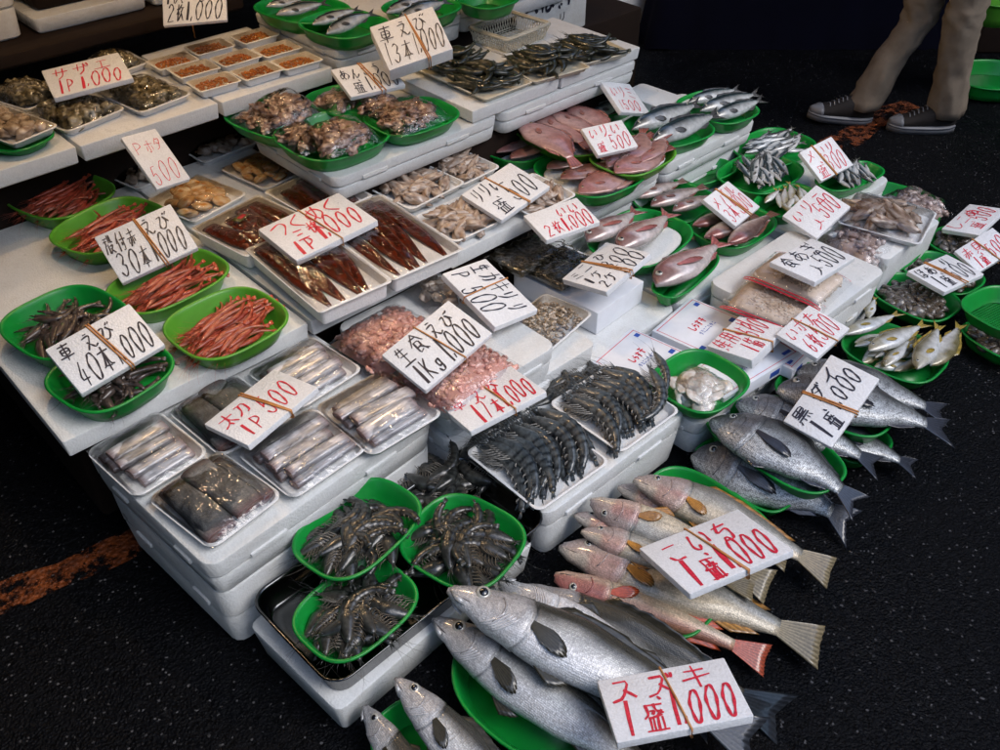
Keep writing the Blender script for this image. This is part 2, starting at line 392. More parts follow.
def tray_mesh(sx, sy, h=.022, mat='tray', rim=.005, r=.02, fl=.003):
    b = MB()
    b.loft([rrect(sx - .030, sy - .030, r * .8, 0), rrect(sx - .024, sy - .024, r * .8, .002), rrect(sx - 2 * rim, sy - 2 * rim, r, h - .003), rrect(sx, sy, r, h - .003), rrect(sx + .001, sy + .001, r, h - .001), rrect(sx - .002, sy - .002, r, h),
            rrect(sx - 2 * rim, sy - 2 * rim, r, h), rrect(sx - 2 * rim - .004, sy - 2 * rim - .004, r, h - .004), rrect(sx - .032, sy - .032, r * .8, fl + .001), rrect(sx - .038, sy - .038, r * .8, fl)])
    return b
def film_mesh(sx, sy, z, dome, seed=0, wr=.004, n=26, p=4):
    b = MB(); ids = {}
    for i in range(n + 1):
        for j in range(n + 1):
            x, y = 2 * i / n - 1, 2 * j / n - 1
            e = (1 - abs(x) ** p) * (1 - abs(y) ** p)
            w = noise.noise(Vector((x * 3 + seed * 7, y * 3, seed))) + .6 * noise.noise(Vector((x * 9 + seed, y * 4 + x * 5, 3)))
            ids[i, j] = b.vert((x * sx / 2, y * sy / 2, z + dome * e + wr * w * min(1, e * 3)))
    for i in range(n):
        for j in range(n): b.face(ids[i, j], ids[i + 1, j], ids[i + 1, j + 1], ids[i, j + 1])
    return b
def foam_box(u0, u1, v0, v1, z0, z1, label, lid=.045, taper=.006, mat='foam', ledges=True, group='stacked white foam boxes', yaw=0, at=None):
    """in stall coordinates: u along the stall, v towards its front"""
    c = UV((u0 + u1) / 2, (v0 + v1) / 2, z0); t = thing('foam_box', label, 'foam box', c, YAW + yaw, group)
    sx, sy, h = u1 - u0 - .006, v1 - v0 - .006, z1 - z0 - .001
    if lid:
        b = MB(); b.box(-sx / 2 + .004, sx / 2 - .004, -sy / 2 + .004, sy / 2 - .004, 0, h - lid - .001, .006, rx=.03, taper=taper); b.build('body', M[mat], t)
        b = MB(); b.box(-sx / 2, sx / 2, -sy / 2, sy / 2, h - lid, h, .006, rx=.032, taper=.002)
        if ledges:
            for q in (-.28, .22):
                b.box(sx * q - .045, sx * q + .045, -sy / 2 - .004, -sy / 2 + .01, h - lid + .004, h - lid + .016, .002)
                b.box(-sx / 2 - .004, -sx / 2 + .01, sy * q - .03, sy * q + .03, h - lid + .004, h - lid + .016, .002)
        b.build('lid', M[mat], t)
    else:
        b = MB(); b.box(-sx / 2, sx / 2, -sy / 2, sy / 2, 0, h, .005, rx=.02, taper=taper); b.build('body', M[mat], t)
    return t

# ------------------------------------------------------------------ fish
def lerp(a, b, t): return a + (b - a) * t
def prof(pts, t):
    for (a, x), (b, y) in zip(pts, pts[1:]):
        if t <= b:
            q = (t - a) / (b - a); q = q * q * (3 - 2 * q) * .5 + q * .5; return lerp(x, y, q)
    return pts[-1][1]
FK = {  # dorsal, ventral outline (fractions of the length), half thickness, colours back / side / belly / head, fin colour, scale
 'bass': dict(d=[(0, .012), (.08, .05), (.2, .085), (.4, .115), (.6, .09), (.75, .05), (.86, .032), (1, .03)], v=[(0, -.02), (.05, -.05), (.15, -.085), (.35, -.115), (.55, -.1), (.72, -.055), (.86, -.034), (1, -.03)], w=.055,
   back=(.06, .055, .038), side=(.70, .70, .67), belly=(.92, .92, .93), head=(.66, .64, .64), fin=(.05, .045, .03), tail=(.04, .045, .055), fork=.35),
 'bream': dict(d=[(0, .015), (.04, .065), (.14, .14), (.32, .185), (.5, .16), (.7, .08), (.84, .04), (1, .035)], v=[(0, -.03), (.06, -.08), (.16, -.13), (.35, -.165), (.55, -.13), (.72, -.06), (.84, -.035), (1, -.03)], w=.075,
   back=(.045, .05, .055), side=(.38, .41, .42), belly=(.74, .77, .78), head=(.16, .15, .16), fin=(.035, .035, .045), tail=(.04, .045, .06), fork=.5),
 'seabream': dict(d=[(0, .0), (.06, .08), (.16, .15), (.32, .19), (.5, .16), (.7, .08), (.84, .035), (1, .03)], v=[(0, -.03), (.06, -.08), (.16, -.12), (.35, -.15), (.55, -.12), (.72, -.06), (.84, -.035), (1, -.03)], w=.08,
   back=(.3, .1, .1), side=(.5, .36, .36), belly=(.7, .62, .6), head=(.28, .14, .14), fin=(.4, .14, .13), tail=(.42, .13, .12), fork=.55),
 'croaker': dict(d=[(0, .01), (.07, .055), (.2, .095), (.38, .115), (.6, .08), (.78, .04), (.88, .028), (1, .028)], v=[(0, -.025), (.06, -.055), (.18, -.09), (.35, -.105), (.55, -.09), (.7, -.055), (.86, -.03), (1, -.028)], w=.06,
   back=(.26, .25, .21), side=(.58, .56, .50), belly=(.80, .72, .58), head=(.62, .48, .45), fin=(.46, .22, .05), tail=(.3, .24, .14), fork=.06),
 'gurnard': dict(d=[(0, .02), (.06, .045), (.16, .06), (.4, .06), (.6, .045), (.78, .028), (.88, .02), (1, .02)], v=[(0, -.02), (.06, -.045), (.16, -.06), (.35, -.065), (.55, -.05), (.7, -.036), (.86, -.022), (1, -.02)], w=.05,
   back=(.5, .22, .14), side=(.66, .4, .26), belly=(.72, .58, .42), head=(.55, .17, .16), fin=(.6, .1, .03), tail=(.5, .1, .05), fork=.1),
 'mackerel': dict(d=[(0, .0), (.08, .045), (.2, .08), (.4, .095), (.6, .075), (.78, .035), (.88, .014), (1, .012)], v=[(0, -.015), (.07, -.045), (.2, -.08), (.38, -.095), (.55, -.08), (.72, -.045), (.86, -.015), (1, -.012)], w=.06,
   back=(.02, .035, .04), side=(.4, .43, .44), belly=(.7, .72, .72), head=(.25, .25, .24), fin=(.08, .08, .08), tail=(.06, .06, .06), fork=.75),
 'sardine': dict(d=[(0, .0), (.08, .04), (.2, .065), (.4, .075), (.6, .06), (.78, .03), (.88, .016), (1, .014)], v=[(0, -.015), (.07, -.045), (.2, -.075), (.38, -.085), (.55, -.07), (.72, -.04), (.86, -.016), (1, -.014)], w=.045,
   back=(.04, .06, .07), side=(.5, .53, .54), belly=(.74, .75, .74), head=(.4, .38, .34), fin=(.1, .1, .1), tail=(.1, .1, .09), fork=.7),
 'yellowstripe': dict(d=[(0, .0), (.07, .06), (.18, .105), (.36, .13), (.55, .105), (.74, .05), (.86, .022), (1, .02)], v=[(0, -.02), (.07, -.06), (.2, -.1), (.38, -.12), (.55, -.095), (.72, -.05), (.86, -.022), (1, -.02)], w=.055,
   back=(.2, .17, .08), side=(.58, .58, .54), belly=(.78, .79, .78), head=(.4, .34, .2), fin=(.42, .3, .06), tail=(.38, .28, .06), fork=.6),
 'flatfish': dict(d=[(0, .0), (.06, .07), (.16, .15), (.36, .21), (.55, .19), (.74, .09), (.85, .04), (1, .05)], v=[(0, -.03), (.06, -.08), (.16, -.15), (.36, -.21), (.55, -.18), (.74, -.08), (.85, -.04), (1, -.05)], w=.035,
   back=(.38, .15, .13), side=(.46, .24, .22), belly=(.5, .3, .27), head=(.42, .18, .17), fin=(.34, .12, .09), tail=(.33, .11, .08), fork=-.1),
 'rockfish': dict(d=[(0, .0), (.07, .06), (.18, .11), (.38, .14), (.58, .11), (.75, .055), (.86, .035), (1, .035)], v=[(0, -.03), (.06, -.07), (.2, -.11), (.38, -.13), (.55, -.1), (.72, -.06), (.86, -.035), (1, -.03)], w=.07,
   back=(.12, .07, .06), side=(.36, .25, .22), belly=(.62, .52, .48), head=(.32, .1, .09), fin=(.25, .1, .07), tail=(.2, .1, .07), fork=.05),
}
M['skin'] = vcol('fish_skin', .3, .15, .6, 270, .4, 34, .22)
M['skin_bream'] = vcol('bream_skin', .3, .2, .5, 240, .8, 34, .3)
M['skin_fine'] = vcol('fish_skin_fine', .26, .12, .6, 0, .2, 60, .4)
M['fin'] = vcol('fish_fin', .3, .0, .5, 0, .2, 160, .45, bs=.3)
M['eye'] = vcol('fish_eye', .08, .0, 1., 0, 0, 10, .05, bs=0)
for k_, f_ in (('bass', .9), ('bream', 1.2), ('croaker', 1.08), ('gurnard', 1.1), ('mackerel', 1.1), ('sardine', 1.25)):
    for e_ in 'dv': FK[k_][e_] = [(a_, b_ * f_) for a_, b_ in FK[k_][e_]]
DEP = 1.0
def fish_meshes(kind, L, bend=0., droop=0., lod=2, seed=0, scales=True, twist=0.):
    K = FK[kind]; r = random.Random(seed); body_end = .84
    def warp(p):
        t = max(0, p[0] / L - .38)
        x, y, z = p; a = twist * p[0] / L
        y, z = y * math.cos(a) - z * math.sin(a), y * math.sin(a) + z * math.cos(a)
        return (x - .2 * L * abs(bend) * t * t, y + bend * L * (t * t - .384 * p[0] / L), z - droop * L * (t ** 1.8 - .423 * p[0] / L))
    def W(mb): mb.v = [warp(v) for v in mb.v]; return mb
    nr, nc = {2: (34, 20), 1: (16, 12), 0: (10, 8)}[lod]
    ts = [.004, .02] + [body_end * (i / (nr - 2)) for i in range(1, nr - 1)]
    ts = sorted(set(ts + ([.232, .24, .246, .256] if lod == 2 else [])))
    b = MB(); rings = []; cols = []
    for t in ts:
        hy0, hy1 = prof(K['v'], t) * DEP, prof(K['d'], t) * DEP
        wz = K['w'] * min(1, (t / .22 + .08) ** .6) * (1 if t < .45 else max(.12, 1 - ((t - .45) / .42) ** 1.3 * .86))
        g = 0
        if lod == 2 and t in (.24,): g = .06
        if lod == 2 and t in (.232,): g = .04
        if lod == 2 and t in (.246,): g = -.06
        ring = []; cc = []
        for k in range(nc):
            a = 2 * math.pi * k / nc; ca, sa = math.cos(a), math.sin(a)
            yc = (hy0 + hy1) / 2; hh = (hy1 - hy0) / 2
            near = math.exp(-((t - .243) / .05) ** 2)
            x = t - (.035 * (1 - abs(sa)) - .02) * near * (lod == 2) - .01 * (t < .06) * (ca < 0)
            yy = yc + hh * ca * (1 + g * .5); zz = wz * (1 if sa > 0 else -1) * abs(sa) ** .85 * (1 + g * 1.6)
            ring.append((x * L, yy * L, zz * L))
            q = (ca + 1) / 2  # 0 belly 1 back
            nz = noise.noise(Vector((t * 9 + seed, q * 4, seed))) * .12
            q2 = q + nz * (.5 if kind == 'bass' else 1); b0, b1 = (.6, .09) if kind == 'bass' else (.55, .24)
            if q2 > b0: f = min(1, (q2 - b0) / b1); c = [lerp(K['side'][i], K['back'][i], f) for i in range(3)]
            else: f = max(0, min(1, (.52 - q2) / .22)); c = [lerp(K['side'][i], K['belly'][i], f) for i in range(3)]
            if t < .24:
                f = .75 if t < .2 else .75 * (.24 - t) / .04 + .2
                if q < .25: f *= .4
                c = [lerp(c[i], K['head'][i], f) for i in range(3)]
                if t < .16: c = [x_ * (.92 + .16 * noise.noise(Vector((t * 50, q * 12, seed)))) for x_ in c]
            if lod == 2 and t in (.246,): c = [x_ * .45 for x_ in c]
            if kind == 'croaker' and .12 < t < .25 and q < .5: c = [lerp(c[i], (.6, .12, .12)[i], .55 * (.6 + nz * 4)) for i in range(3)]
            if kind == 'yellowstripe' and .5 < q < .66 and t > .2: c = [.5, .36, .05]
            if kind == 'croaker' and t > .24 and q < .35: c = [lerp(c[i], (.7, .5, .22)[i], .3) for i in range(3)]
            if kind == 'sardine' and q > .56: c = list(K['back'])
            if kind == 'mackerel' and q > .55: c = list(K['back'])
            if kind == 'mackerel' and q > .55: 
                s_ = math.sin(t * 110 + q * 14); c = [x_ * (2.2 if s_ > .4 else .7) for x_ in c]
            cc.append(tuple(max(0, x_) for x_ in c))
        rings.append(ring); cols.append(cc)
    b.loft(rings, True, True, cols)
    nlat = int(lod == 2)
    body = W(b).mesh('fish', [M['skin_bream'] if kind == 'bream' else M['skin'] if scales else M['skin_fine']])
    kids = []
    def fan(pts_root, pts_tip, col, n=9, amp=.0012, th=.0006, rag=.02):
        """thin rayed sheet between two polylines"""
        m = MB(); m.cur = col; rows = 4; front = []; back = []
        for i in range(n + 1):
            u = i / n; fr = []; bk = []
            a = polyat(pts_root, u); e = polyat(pts_tip, u); jag = 1 - rag * (i % 2) - r.uniform(0, rag)
            for j in range(rows + 1):
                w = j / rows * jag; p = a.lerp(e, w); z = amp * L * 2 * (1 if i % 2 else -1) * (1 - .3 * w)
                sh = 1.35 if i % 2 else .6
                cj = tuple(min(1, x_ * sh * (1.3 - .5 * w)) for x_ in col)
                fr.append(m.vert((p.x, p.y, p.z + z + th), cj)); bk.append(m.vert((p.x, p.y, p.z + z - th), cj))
            front.append(fr); back.append(bk)
        for i in range(n):
            for j in range(rows):
                m.face(front[i][j], front[i][j + 1], front[i + 1][j + 1], front[i + 1][j]); m.face(back[i][j], back[i + 1][j], back[i + 1][j + 1], back[i][j + 1])
        for i in range(n): m.face(front[i][-1], back[i][-1], back[i + 1][-1], front[i + 1][-1]); 
        for k in (0, n):
            for j in range(rows): m.face(front[k][j], back[k][j], back[k][j + 1], front[k][j + 1])
        return m
    def polyat(p, u):
        p = [Vector(q) * L for q in p]; s_ = u * (len(p) - 1); i = min(int(s_), len(p) - 2); return p[i].lerp(p[i + 1], s_ - i)
    e = prof(K['d'], body_end); f = K['fork']; sp = .075 + .05 * (kind in ('bream', 'seabream')) + .02 * (kind in ('croaker', 'bass'))
    nt = 18 if lod == 2 else 8
    tl = fan([(body_end - .012, -e * .95, 0), (body_end, 0, 0), (body_end - .012, e * .95, 0)], [(1., -sp, 0), (1. - f * .07, -sp * .5, 0), (1 - f * .13, 0, 0), (1. - f * .07, sp * .5, 0), (1., sp, 0)], K['tail'], nt)
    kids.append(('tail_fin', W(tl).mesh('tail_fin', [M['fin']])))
    if lod == 0: return body, kids
    # pectoral fins lie against the flanks
    for s_ in ((1, -1) if lod == 2 else (1,)):
        zf = K['w'] * 1.02 * s_; lf = {'bass': .13, 'bream': .26, 'seabream': .24, 'croaker': .115, 'gurnard': .12}.get(kind, .12); x0 = .262; y0 = -.01 if kind != 'croaker' else -.03
        pf = fan([(x0, y0 + .010, zf), (x0 - .002, y0 - .012, zf)], [(x0 + lf * .5, y0 + .016 - lf * .06, zf * 1.05), (x0 + lf * .8, y0 + .008 - lf * .13, zf * 1.06), (x0 + lf * .96, y0 - .004 - lf * .2, zf * 1.05), (x0 + lf, y0 - .014 - lf * .27, zf * 1.04), (x0 + lf * .9, y0 - .022 - lf * .29, zf * 1.04), (x0 + lf * .65, y0 - .028 - lf * .25, zf * 1.05), (x0 + lf * .35, y0 - .028 - lf * .15, zf * 1.06)], K['fin'], 16, .0011, rag=.03)
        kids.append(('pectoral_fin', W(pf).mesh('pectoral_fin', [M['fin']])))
    df = fan([(.3, prof(K['d'], .3) - .008, 0), (.45, prof(K['d'], .45) - .008, 0), (.62, prof(K['d'], .62) - .006, 0), (.76, prof(K['d'], .76) - .004, 0)],
             [(.36, prof(K['d'], .36) + .03, 0), (.52, prof(K['d'], .52) + .035, 0), (.68, prof(K['d'], .68) + .022, 0), (.80, prof(K['d'], .8) + .02, 0)], tuple(x_ * .9 for x_ in K['fin']), 16 if lod == 2 else 8, .001, rag=.12)
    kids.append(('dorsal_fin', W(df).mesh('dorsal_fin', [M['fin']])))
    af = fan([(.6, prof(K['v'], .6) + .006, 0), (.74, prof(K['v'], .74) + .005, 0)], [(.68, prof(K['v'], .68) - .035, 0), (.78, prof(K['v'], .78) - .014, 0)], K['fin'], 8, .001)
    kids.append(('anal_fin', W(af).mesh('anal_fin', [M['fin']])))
    if lod == 2:
        pv = fan([(.3, prof(K['v'], .3) + .006, .0), (.33, prof(K['v'], .33) + .006, .0)], [(.37, prof(K['v'], .37) - .035, .004), (.41, prof(K['v'], .41) - .022, .004), (.43, prof(K['v'], .43) - .006, .0)], K['fin'], 8, .0008)
        kids.append(('pelvic_fin', W(pv).mesh('pelvic_fin', [M['fin']])))
    # eyes and mouth
    er = {'bream': .026, 'seabream': .034, 'bass': .024, 'rockfish': .03}.get(kind, .02); ex = .095; ey = prof(K['d'], ex) * .42 + prof(K['v'], ex) * .05
    for s_ in (1, -1):
        m = MB(); wz = K['w'] * min(1, (ex / .22 + .08) ** .6) * .86
        iris = (.42, .41, .36) if kind != 'flatfish' else (.3, .2, .1)
        m.cur = iris; m.sphere((ex * L, ey * L, wz * L * s_), er * L, (1, 1, .42), 14, 8)
        m.cur = (.01, .01, .012); m.sphere((ex * L, ey * L, (wz + er * .18) * L * s_), er * L * .66, (1, 1, .50), 12, 6)
        kids.append(('eye', W(m).mesh('eye', [M['eye']])))
        if lod == 1: break
    if lod == 2:
        m = MB(); m.cur = (.05, .03, .03)
        for s_ in (1, -1):
            pts = [(-.003 * L, prof(K['v'], 0) * L * .4, .003 * L * s_)]
            for t in (.02, .045, .07): pts.append((t * L, (prof(K['v'], t) * .42 - .006) * L, K['w'] * min(1, (t / .22 + .08) ** .6) * .9 * L * s_))
            m.tube(pts, [.0022 * L, .0035 * L, .003 * L, .001 * L], 5)
        kids.append(('mouth', W(m).mesh('mouth', [M['fin']])))
        # gill cover ridges
        for s_ in (1, -1):
            m = MB(); m.cur = tuple(x_ * .62 for x_ in K['head'])
            for q, rr in ((.175, 0),):
                pts = []
                for a in range(-5, 6):
                    y = a / 5 * .8; t = q - .03 * y * y; hy0, hy1 = prof(K['v'], t), prof(K['d'], t); 
                    cy = (hy0 + hy1) / 2 - (hy1 - hy0) / 2 * .12; hh = (hy1 - hy0) / 2 * .72
                    yy = cy + hh * y; ca = (yy - (hy0 + hy1) / 2) / ((hy1 - hy0) / 2)
                    pts.append((t * L, yy * L, K['w'] * min(1, (t / .22 + .08) ** .6) * (max(.02, 1 - ca * ca) ** .425) * L * s_))
                m.tube(pts, .003 * L, 5)
            kids.append(('gill_cover', W(m).mesh('gill_cover', [M['skin_fine']])))
        if kind == 'bass':
            for s_ in (1, -1):
                m = MB(); m.cur = (.75, .75, .77)
                for q in range(5):
                    pts = []
                    for a in range(9):
                        y = -.15 - .8 * a / 8; t = .228 - .011 * q + .02 * y - .05 * y * y; hy0, hy1 = prof(K['v'], t), prof(K['d'], t); cy = (hy0 + hy1) / 2; yy = cy + (hy1 - hy0) / 2 * y
                        pts.append((t * L, yy * L, K['w'] * min(1, (t / .22 + .08) ** .6) * (max(.02, 1 - y * y) ** .425) * 1.0 * L * s_))
                    m.tube(pts, [.0008 * L] + [.0030 * L] * 7 + [.0008 * L], 5)
                kids.append(('throat_folds', W(m).mesh('throat_folds', [M['skin_fine']])))
                m = MB(); m.cur = (.5, .5, .5)
                wz = K['w'] * .62; m.loft([[(x * L, y * L, z * L * s_) for x, y, z in ((.0, -.012, .012), (.06, -.034, wz), (.062, -.048, wz * .95), (.03, -.04, wz * .6))], [(x * L, y * L, z * L * s_) for x, y, z in ((.0, -.012, .016), (.06, -.034, wz + .006), (.062, -.048, wz * .95 + .006), (.03, -.04, wz * .6 + .008))]])
                kids.append(('jaw_plate', W(m).mesh('jaw_plate', [M['skin_fine']])))
    return body, kids
def fish_frame(h, t, zh, zt, flip=1, roll=0):
    a, b = P(*h, zh), P(*t, zt); X = (b - a); L = X.length; X.normalize()
    Z = Vector((0, 0, 1)); Z = (Z - X * Z.dot(X)).normalized(); Y = Z.cross(X) 
    m = Matrix((X, Y, Z)).transposed().to_4x4()
    m = m @ Matrix.Rotation(roll, 4, 'X')
    if flip < 0: m = m @ Matrix.Rotation(math.pi, 4, 'X')
    m.translation = a
    return m, L
FS = [0]
def fish(kind, h, t, zh, zt, label, cat='fish', group=None, flip=1, roll=0., bend=0., droop=0., lod=2, name='fish', scales=True, twist=0.):
    """flip 1: back on the left hand when looking from head to tail; -1: back on the right"""
    if kind == 'mackerel': roll += .6
    FS[0] += 1; m, L = fish_frame(h, t, zh, zt, flip, roll * (1 if flip > 0 or kind != 'mackerel' else -1))
    if flip < 0: droop = -droop
    body, kids = fish_meshes(kind, L, bend, droop, lod, FS[0], scales, twist)
    o = put(name, body); o.matrix_world = m; tag(o, label, cat, group)
    for nm, me in kids: put(nm, me, o)
    return o

# ------------------------------------------------------------------ prawns (unit length 1 m, scaled when placed)
M['prawn'] = vcol('prawn_shell', .28, .0, .5, 0, 0, 22, .7, bs=.5)
M['redshrimp'] = vcol('red_shrimp_shell', .36, .0, .3, 0, 0, 12, .35, bs=.25, sss=.15)
def prawn_proto(curl, pal, seed, slim=1., mat='prawn', lod=2, hair=1.):
    r = random.Random(seed); n = 30 if lod == 2 else 18; nc = 10 if lod == 2 else 7
    pos = [Vector((0, 0, 0))]; ang = 0.12; angs = [ang]; st = 1 / n
    for i in range(n):
        t = i / n; ang -= curl / n * (0 if t < .3 else (1.7 if t < .85 else .3)); angs.append(ang)
        pos.append(pos[-1] + Vector((math.cos(ang), math.sin(ang), 0)) * st)
    def fr(t):
        s_ = min(max(t, 0), .9999) * n; i = int(s_); q = s_ - i; p = pos[i].lerp(pos[i + 1], q); a = lerp(angs[i], angs[i + 1], q)
        return p, Vector((math.cos(a), math.sin(a), 0)), Vector((-math.sin(a), math.cos(a), 0))
    def rad(t):
        if t < .36: b = lerp(.012, .07, min(1, t / .26) ** .7) * (1 if t < .3 else 1 - (t - .3) * .6)
        else: b = lerp(.066, .026, (t - .36) / .54)
        if .36 < t < .88: ph = ((t - .36) / .085) % 1; b *= 1.08 - .2 * ph
        if .33 < t < .375: b *= .86
        return b * slim * 1.66
    b = MB(); rings = []; cols = []
    dark, light, belly = pal
    for i in range(n + 1):
        t = i / n * .91; p, T, Nn = fr(t); q = rad(t); ph = ((t - .36) / .085) % 1 if t > .36 else .5
        ring = []; cc = []
        for k in range(nc):
            a = 2 * math.pi * k / nc; ca, sa = math.cos(a), math.sin(a)
            v = p + Nn * (ca * q * (1 if ca > 0 else .85)) + Vector((0, 0, sa * q * .72)); ring.append(v)
            f = (ca + 1) / 2; c = [lerp(belly[j], light[j], min(1, f * 2)) for j in range(3)]
            band = 1.25 if (t > .36 and ph < .28) else (.15 + .9 * noise.noise(Vector((t * 14, a, seed))))
            c = [lerp(c[j], dark[j], max(0, min(1, band * (.4 + f)))) for j in range(3)]; cc.append(tuple(c))
        rings.append(ring); cols.append(cc)
    b.loft(rings, True, True, cols); body = b.mesh('prawn', [M[mat]])
    kids = []
    m = MB(); m.cur = tuple(x * 1.3 for x in light)  # tail fan
    p, T, Nn = fr(.89)
    for k, a in enumerate((-.34, -.17, .0, .17, .34)):
        d = T * math.cos(a) + Vector((0, 0, 1)) * math.sin(a) * .5 + Nn * math.sin(a) * .6; l = .10 if k != 2 else .085
        s_ = d.cross(Nn).normalized() * .021 + Nn * .008
        q = [p - s_ * .4, p + d * l * .5 - s_, p + d * l - s_ * .4, p + d * l + s_ * .4, p + d * l * .5 + s_, p + s_ * .4]
        o = Vector((0, 0, .002)); m.loft([[x - o + Nn * .002 for x in q], [x + o - Nn * .002 for x in q]])
    kids.append(('tail_fan', m.mesh('tail_fan', [M[mat]])))
    m = MB(); m.cur = tuple(x * 1.2 for x in light)   # antennae and rostrum
    p, T, Nn = fr(0)
    m.tube([p + Nn * .01, p - T * .10 + Nn * .045], [.012, .002], 5)
    m.tube([p - Nn * .01, p - T * .07 - Nn * .02], [.012, .004], 5)
    for k in range(int(2 + 4 * hair)):
        a = r.uniform(-.5, .5); l = r.uniform(.25, .5) if k < 2 else r.uniform(.06, .14); z = r.uniform(-.02, .05); cv = r.uniform(-.5, .5)
        pts = [p - T * (l * s_ / 6) + Nn * (math.sin(a) * l * s_ / 6 + cv * (s_ / 6) ** 2 * l) + Vector((0, 0, z * s_ / 3 - .03 * (s_ / 6) ** 2)) for s_ in range(7)]
        m.tube(pts, [.0026 - .0003 * s_ for s_ in range(7)], 3, False)
    kids.append(('antennae', m.mesh('antennae', [M[mat]])))
    m = MB(); m.cur = tuple(min(1, x * 1.7) for x in belly)   # legs
    for k in range(6):
        t = .12 + .04 * k; p, T, Nn = fr(t); q = rad(t)
        for s_ in (-1, 1):
            a0 = p - Nn * q * .7 + Vector((0, 0, s_ * q * .3)); a1 = a0 - Nn * .07 - T * .05 + Vector((0, 0, s_ * .035)); a2 = a1 - T * .08 - Nn * .03
            m.tube([a0, a1, a2], [.008, .006, .002], 4, False)
    for k in range(5):
        t = .42 + .09 * k; p, T, Nn = fr(t); q = rad(t)
        for s_ in (-1, 1):
            a0 = p - Nn * q * .8 + Vector((0, 0, s_ * q * .35)); m.tube([a0, a0 - Nn * .022 + T * .014, a0 - Nn * .032 + T * .034], [.008, .009, .002], 4, False)
    kids.append(('legs', m.mesh('legs', [M[mat]])))
    m = MB(); p, T, Nn = fr(.035); m.cur = (.005, .005, .006)
    for s_ in (-1, 1): m.sphere(p + Nn * .012 + Vector((0, 0, s_ * .022)), .011, (1, 1, 1), 8, 6)
    kids.append(('eyes', m.mesh('eyes', [M['eye']])))
    if lod < 2: kids = kids[:2]
    return Proto('prawn' if mat == 'prawn' else 'shrimp', body, kids)
DK = ((.008, .009, .009), (.050, .054, .049), (.10, .085, .065))
BR = ((.02, .012, .010), (.10, .07, .058), (.14, .10, .085))
RD = ((.25, .020, .008), (.46, .075, .035), (.58, .2, .11))
PRAWN = [prawn_proto(c, DK, 10 + i) for i, c in enumerate((1.5, 2.1, 2.7, 1.8))]
TPRAWN = [prawn_proto(c, ((.012, .017, .022), (.105, .125, .135), (.19, .18, .16)), 40 + i, .82) for i, c in enumerate((.8, 1.05, 1.3))]
FARPRAWN = [prawn_proto(c, ((.010, .011, .008), (.05, .055, .035), (.09, .08, .05)), 30 + i, lod=1) for i, c in enumerate((1.3, 1.8))]
BROWN = [prawn_proto(c, BR, 50 + i, .8, lod=1, hair=1.5) for i, c in enumerate((.8, 1.4, 1.9))]
RED = [prawn_proto(c, RD, 20 + i, .52, 'redshrimp', 1, hair=2.) for i, c in enumerate((.3, .7, 1.1))]
def pile(protos, n, c, yaw, rx, ry, z0, z1, size, label, cat, group, seed, dirn=0., spread=3.14, tilt=.35, dome=True, full=True):
    r = random.Random(seed); fr = Matrix.Translation((c.x, c.y, 0)) @ Matrix.Rotation(yaw, 4, 'Z')
    for i in range(n):
        a = i * 2.39996 + seed; q = math.sqrt((i + .5) / n); x, y = rx * q * math.cos(a), ry * q * math.sin(a)
        k = i / max(1, n - 1); z = lerp(z1, z0, q) + r.uniform(-.003, .003) if dome else lerp(z0, z1, r.random())
        th = dirn + r.uniform(-spread, spread); s_ = size * r.uniform(.9, 1.1)
        off = Vector((math.cos(th), math.sin(th), 0)) * s_ * -.42
        m = fr @ Matrix.Translation((x, y, z)) @ Matrix.Translation(off) @ TRS((0, 0, 0), (0, 0, th)) @ TRS((0, 0, 0), (r.uniform(-tilt, tilt) + (math.pi if r.random() < .5 else 0), r.uniform(-.12, .12), 0), s_)
        protos[r.randrange(len(protos))].place(m, label, cat, group, full)

# ------------------------------------------------------------------ lumps: shellfish meat, shells, roe ...
def lump_mesh(name, mat, seed, sc=(1, 1, .6), amp=.35, freq=1.4, sub=3, cols=None, fine=0.):
    bm = bmesh.new(); bmesh.ops.create_icosphere(bm, subdivisions=sub, radius=1)
    me = bpy.data.meshes.new(name); cc = []
    for v in bm.verts:
        d = v.co.normalized(); q = 1 + amp * noise.noise(d * freq + Vector((seed * 3.1, 0, 0))) + amp * .5 * noise.noise(d * freq * 2.7 + Vector((0, seed, 0))) + fine * noise.noise(d * 8)
        v.co = Vector((d.x * sc[0], d.y * sc[1], d.z * sc[2])) * q
    bm.to_mesh(me)
    at = me.color_attributes.new('col', 'FLOAT_COLOR', 'POINT'); k = cols or [(1, 1, 1)]
    for i, v in enumerate(bm.verts):
        f = .5 + .9 * noise.noise(v.co * 1.8 + Vector((seed, 5, 0))); f = max(0, min(.999, f)) * (len(k) - 1); a = int(f)
        c = tuple(lerp(k[a][j], k[min(a + 1, len(k) - 1)][j], f - a) for j in range(3)) + (1,); at.data[i].color = c
    bm.free(); me.materials.append(mat); me.shade_smooth(); return me
def lumps(name, mat, seed, n=3, **kw): return [Proto(name, lump_mesh(name, mat, seed + i, **kw)) for i in range(n)]
M['wet'] = vcol('wet_flesh', .2, 0, .6, 0, 0, 30, .25, bs=.35)
M['shell'] = vcol('wet_shell', .18, 0, .8, 0, 0, 25, .4, bs=.5)
MEAT = lumps('meat_piece', M['wet'], 1, 4, sc=(1.2, .8, .5), amp=.7, freq=1.6, cols=[(.13, .07, .05), (.4, .25, .19), (.5, .36, .29), (.08, .05, .045)])
SQUID = lumps('squid_piece', M['wet'], 11, 4, sc=(1.5, .6, .45), amp=.5, freq=1.3, cols=[(.22, .13, .08), (.42, .3, .22), (.62, .52, .44), (.16, .09, .05)])
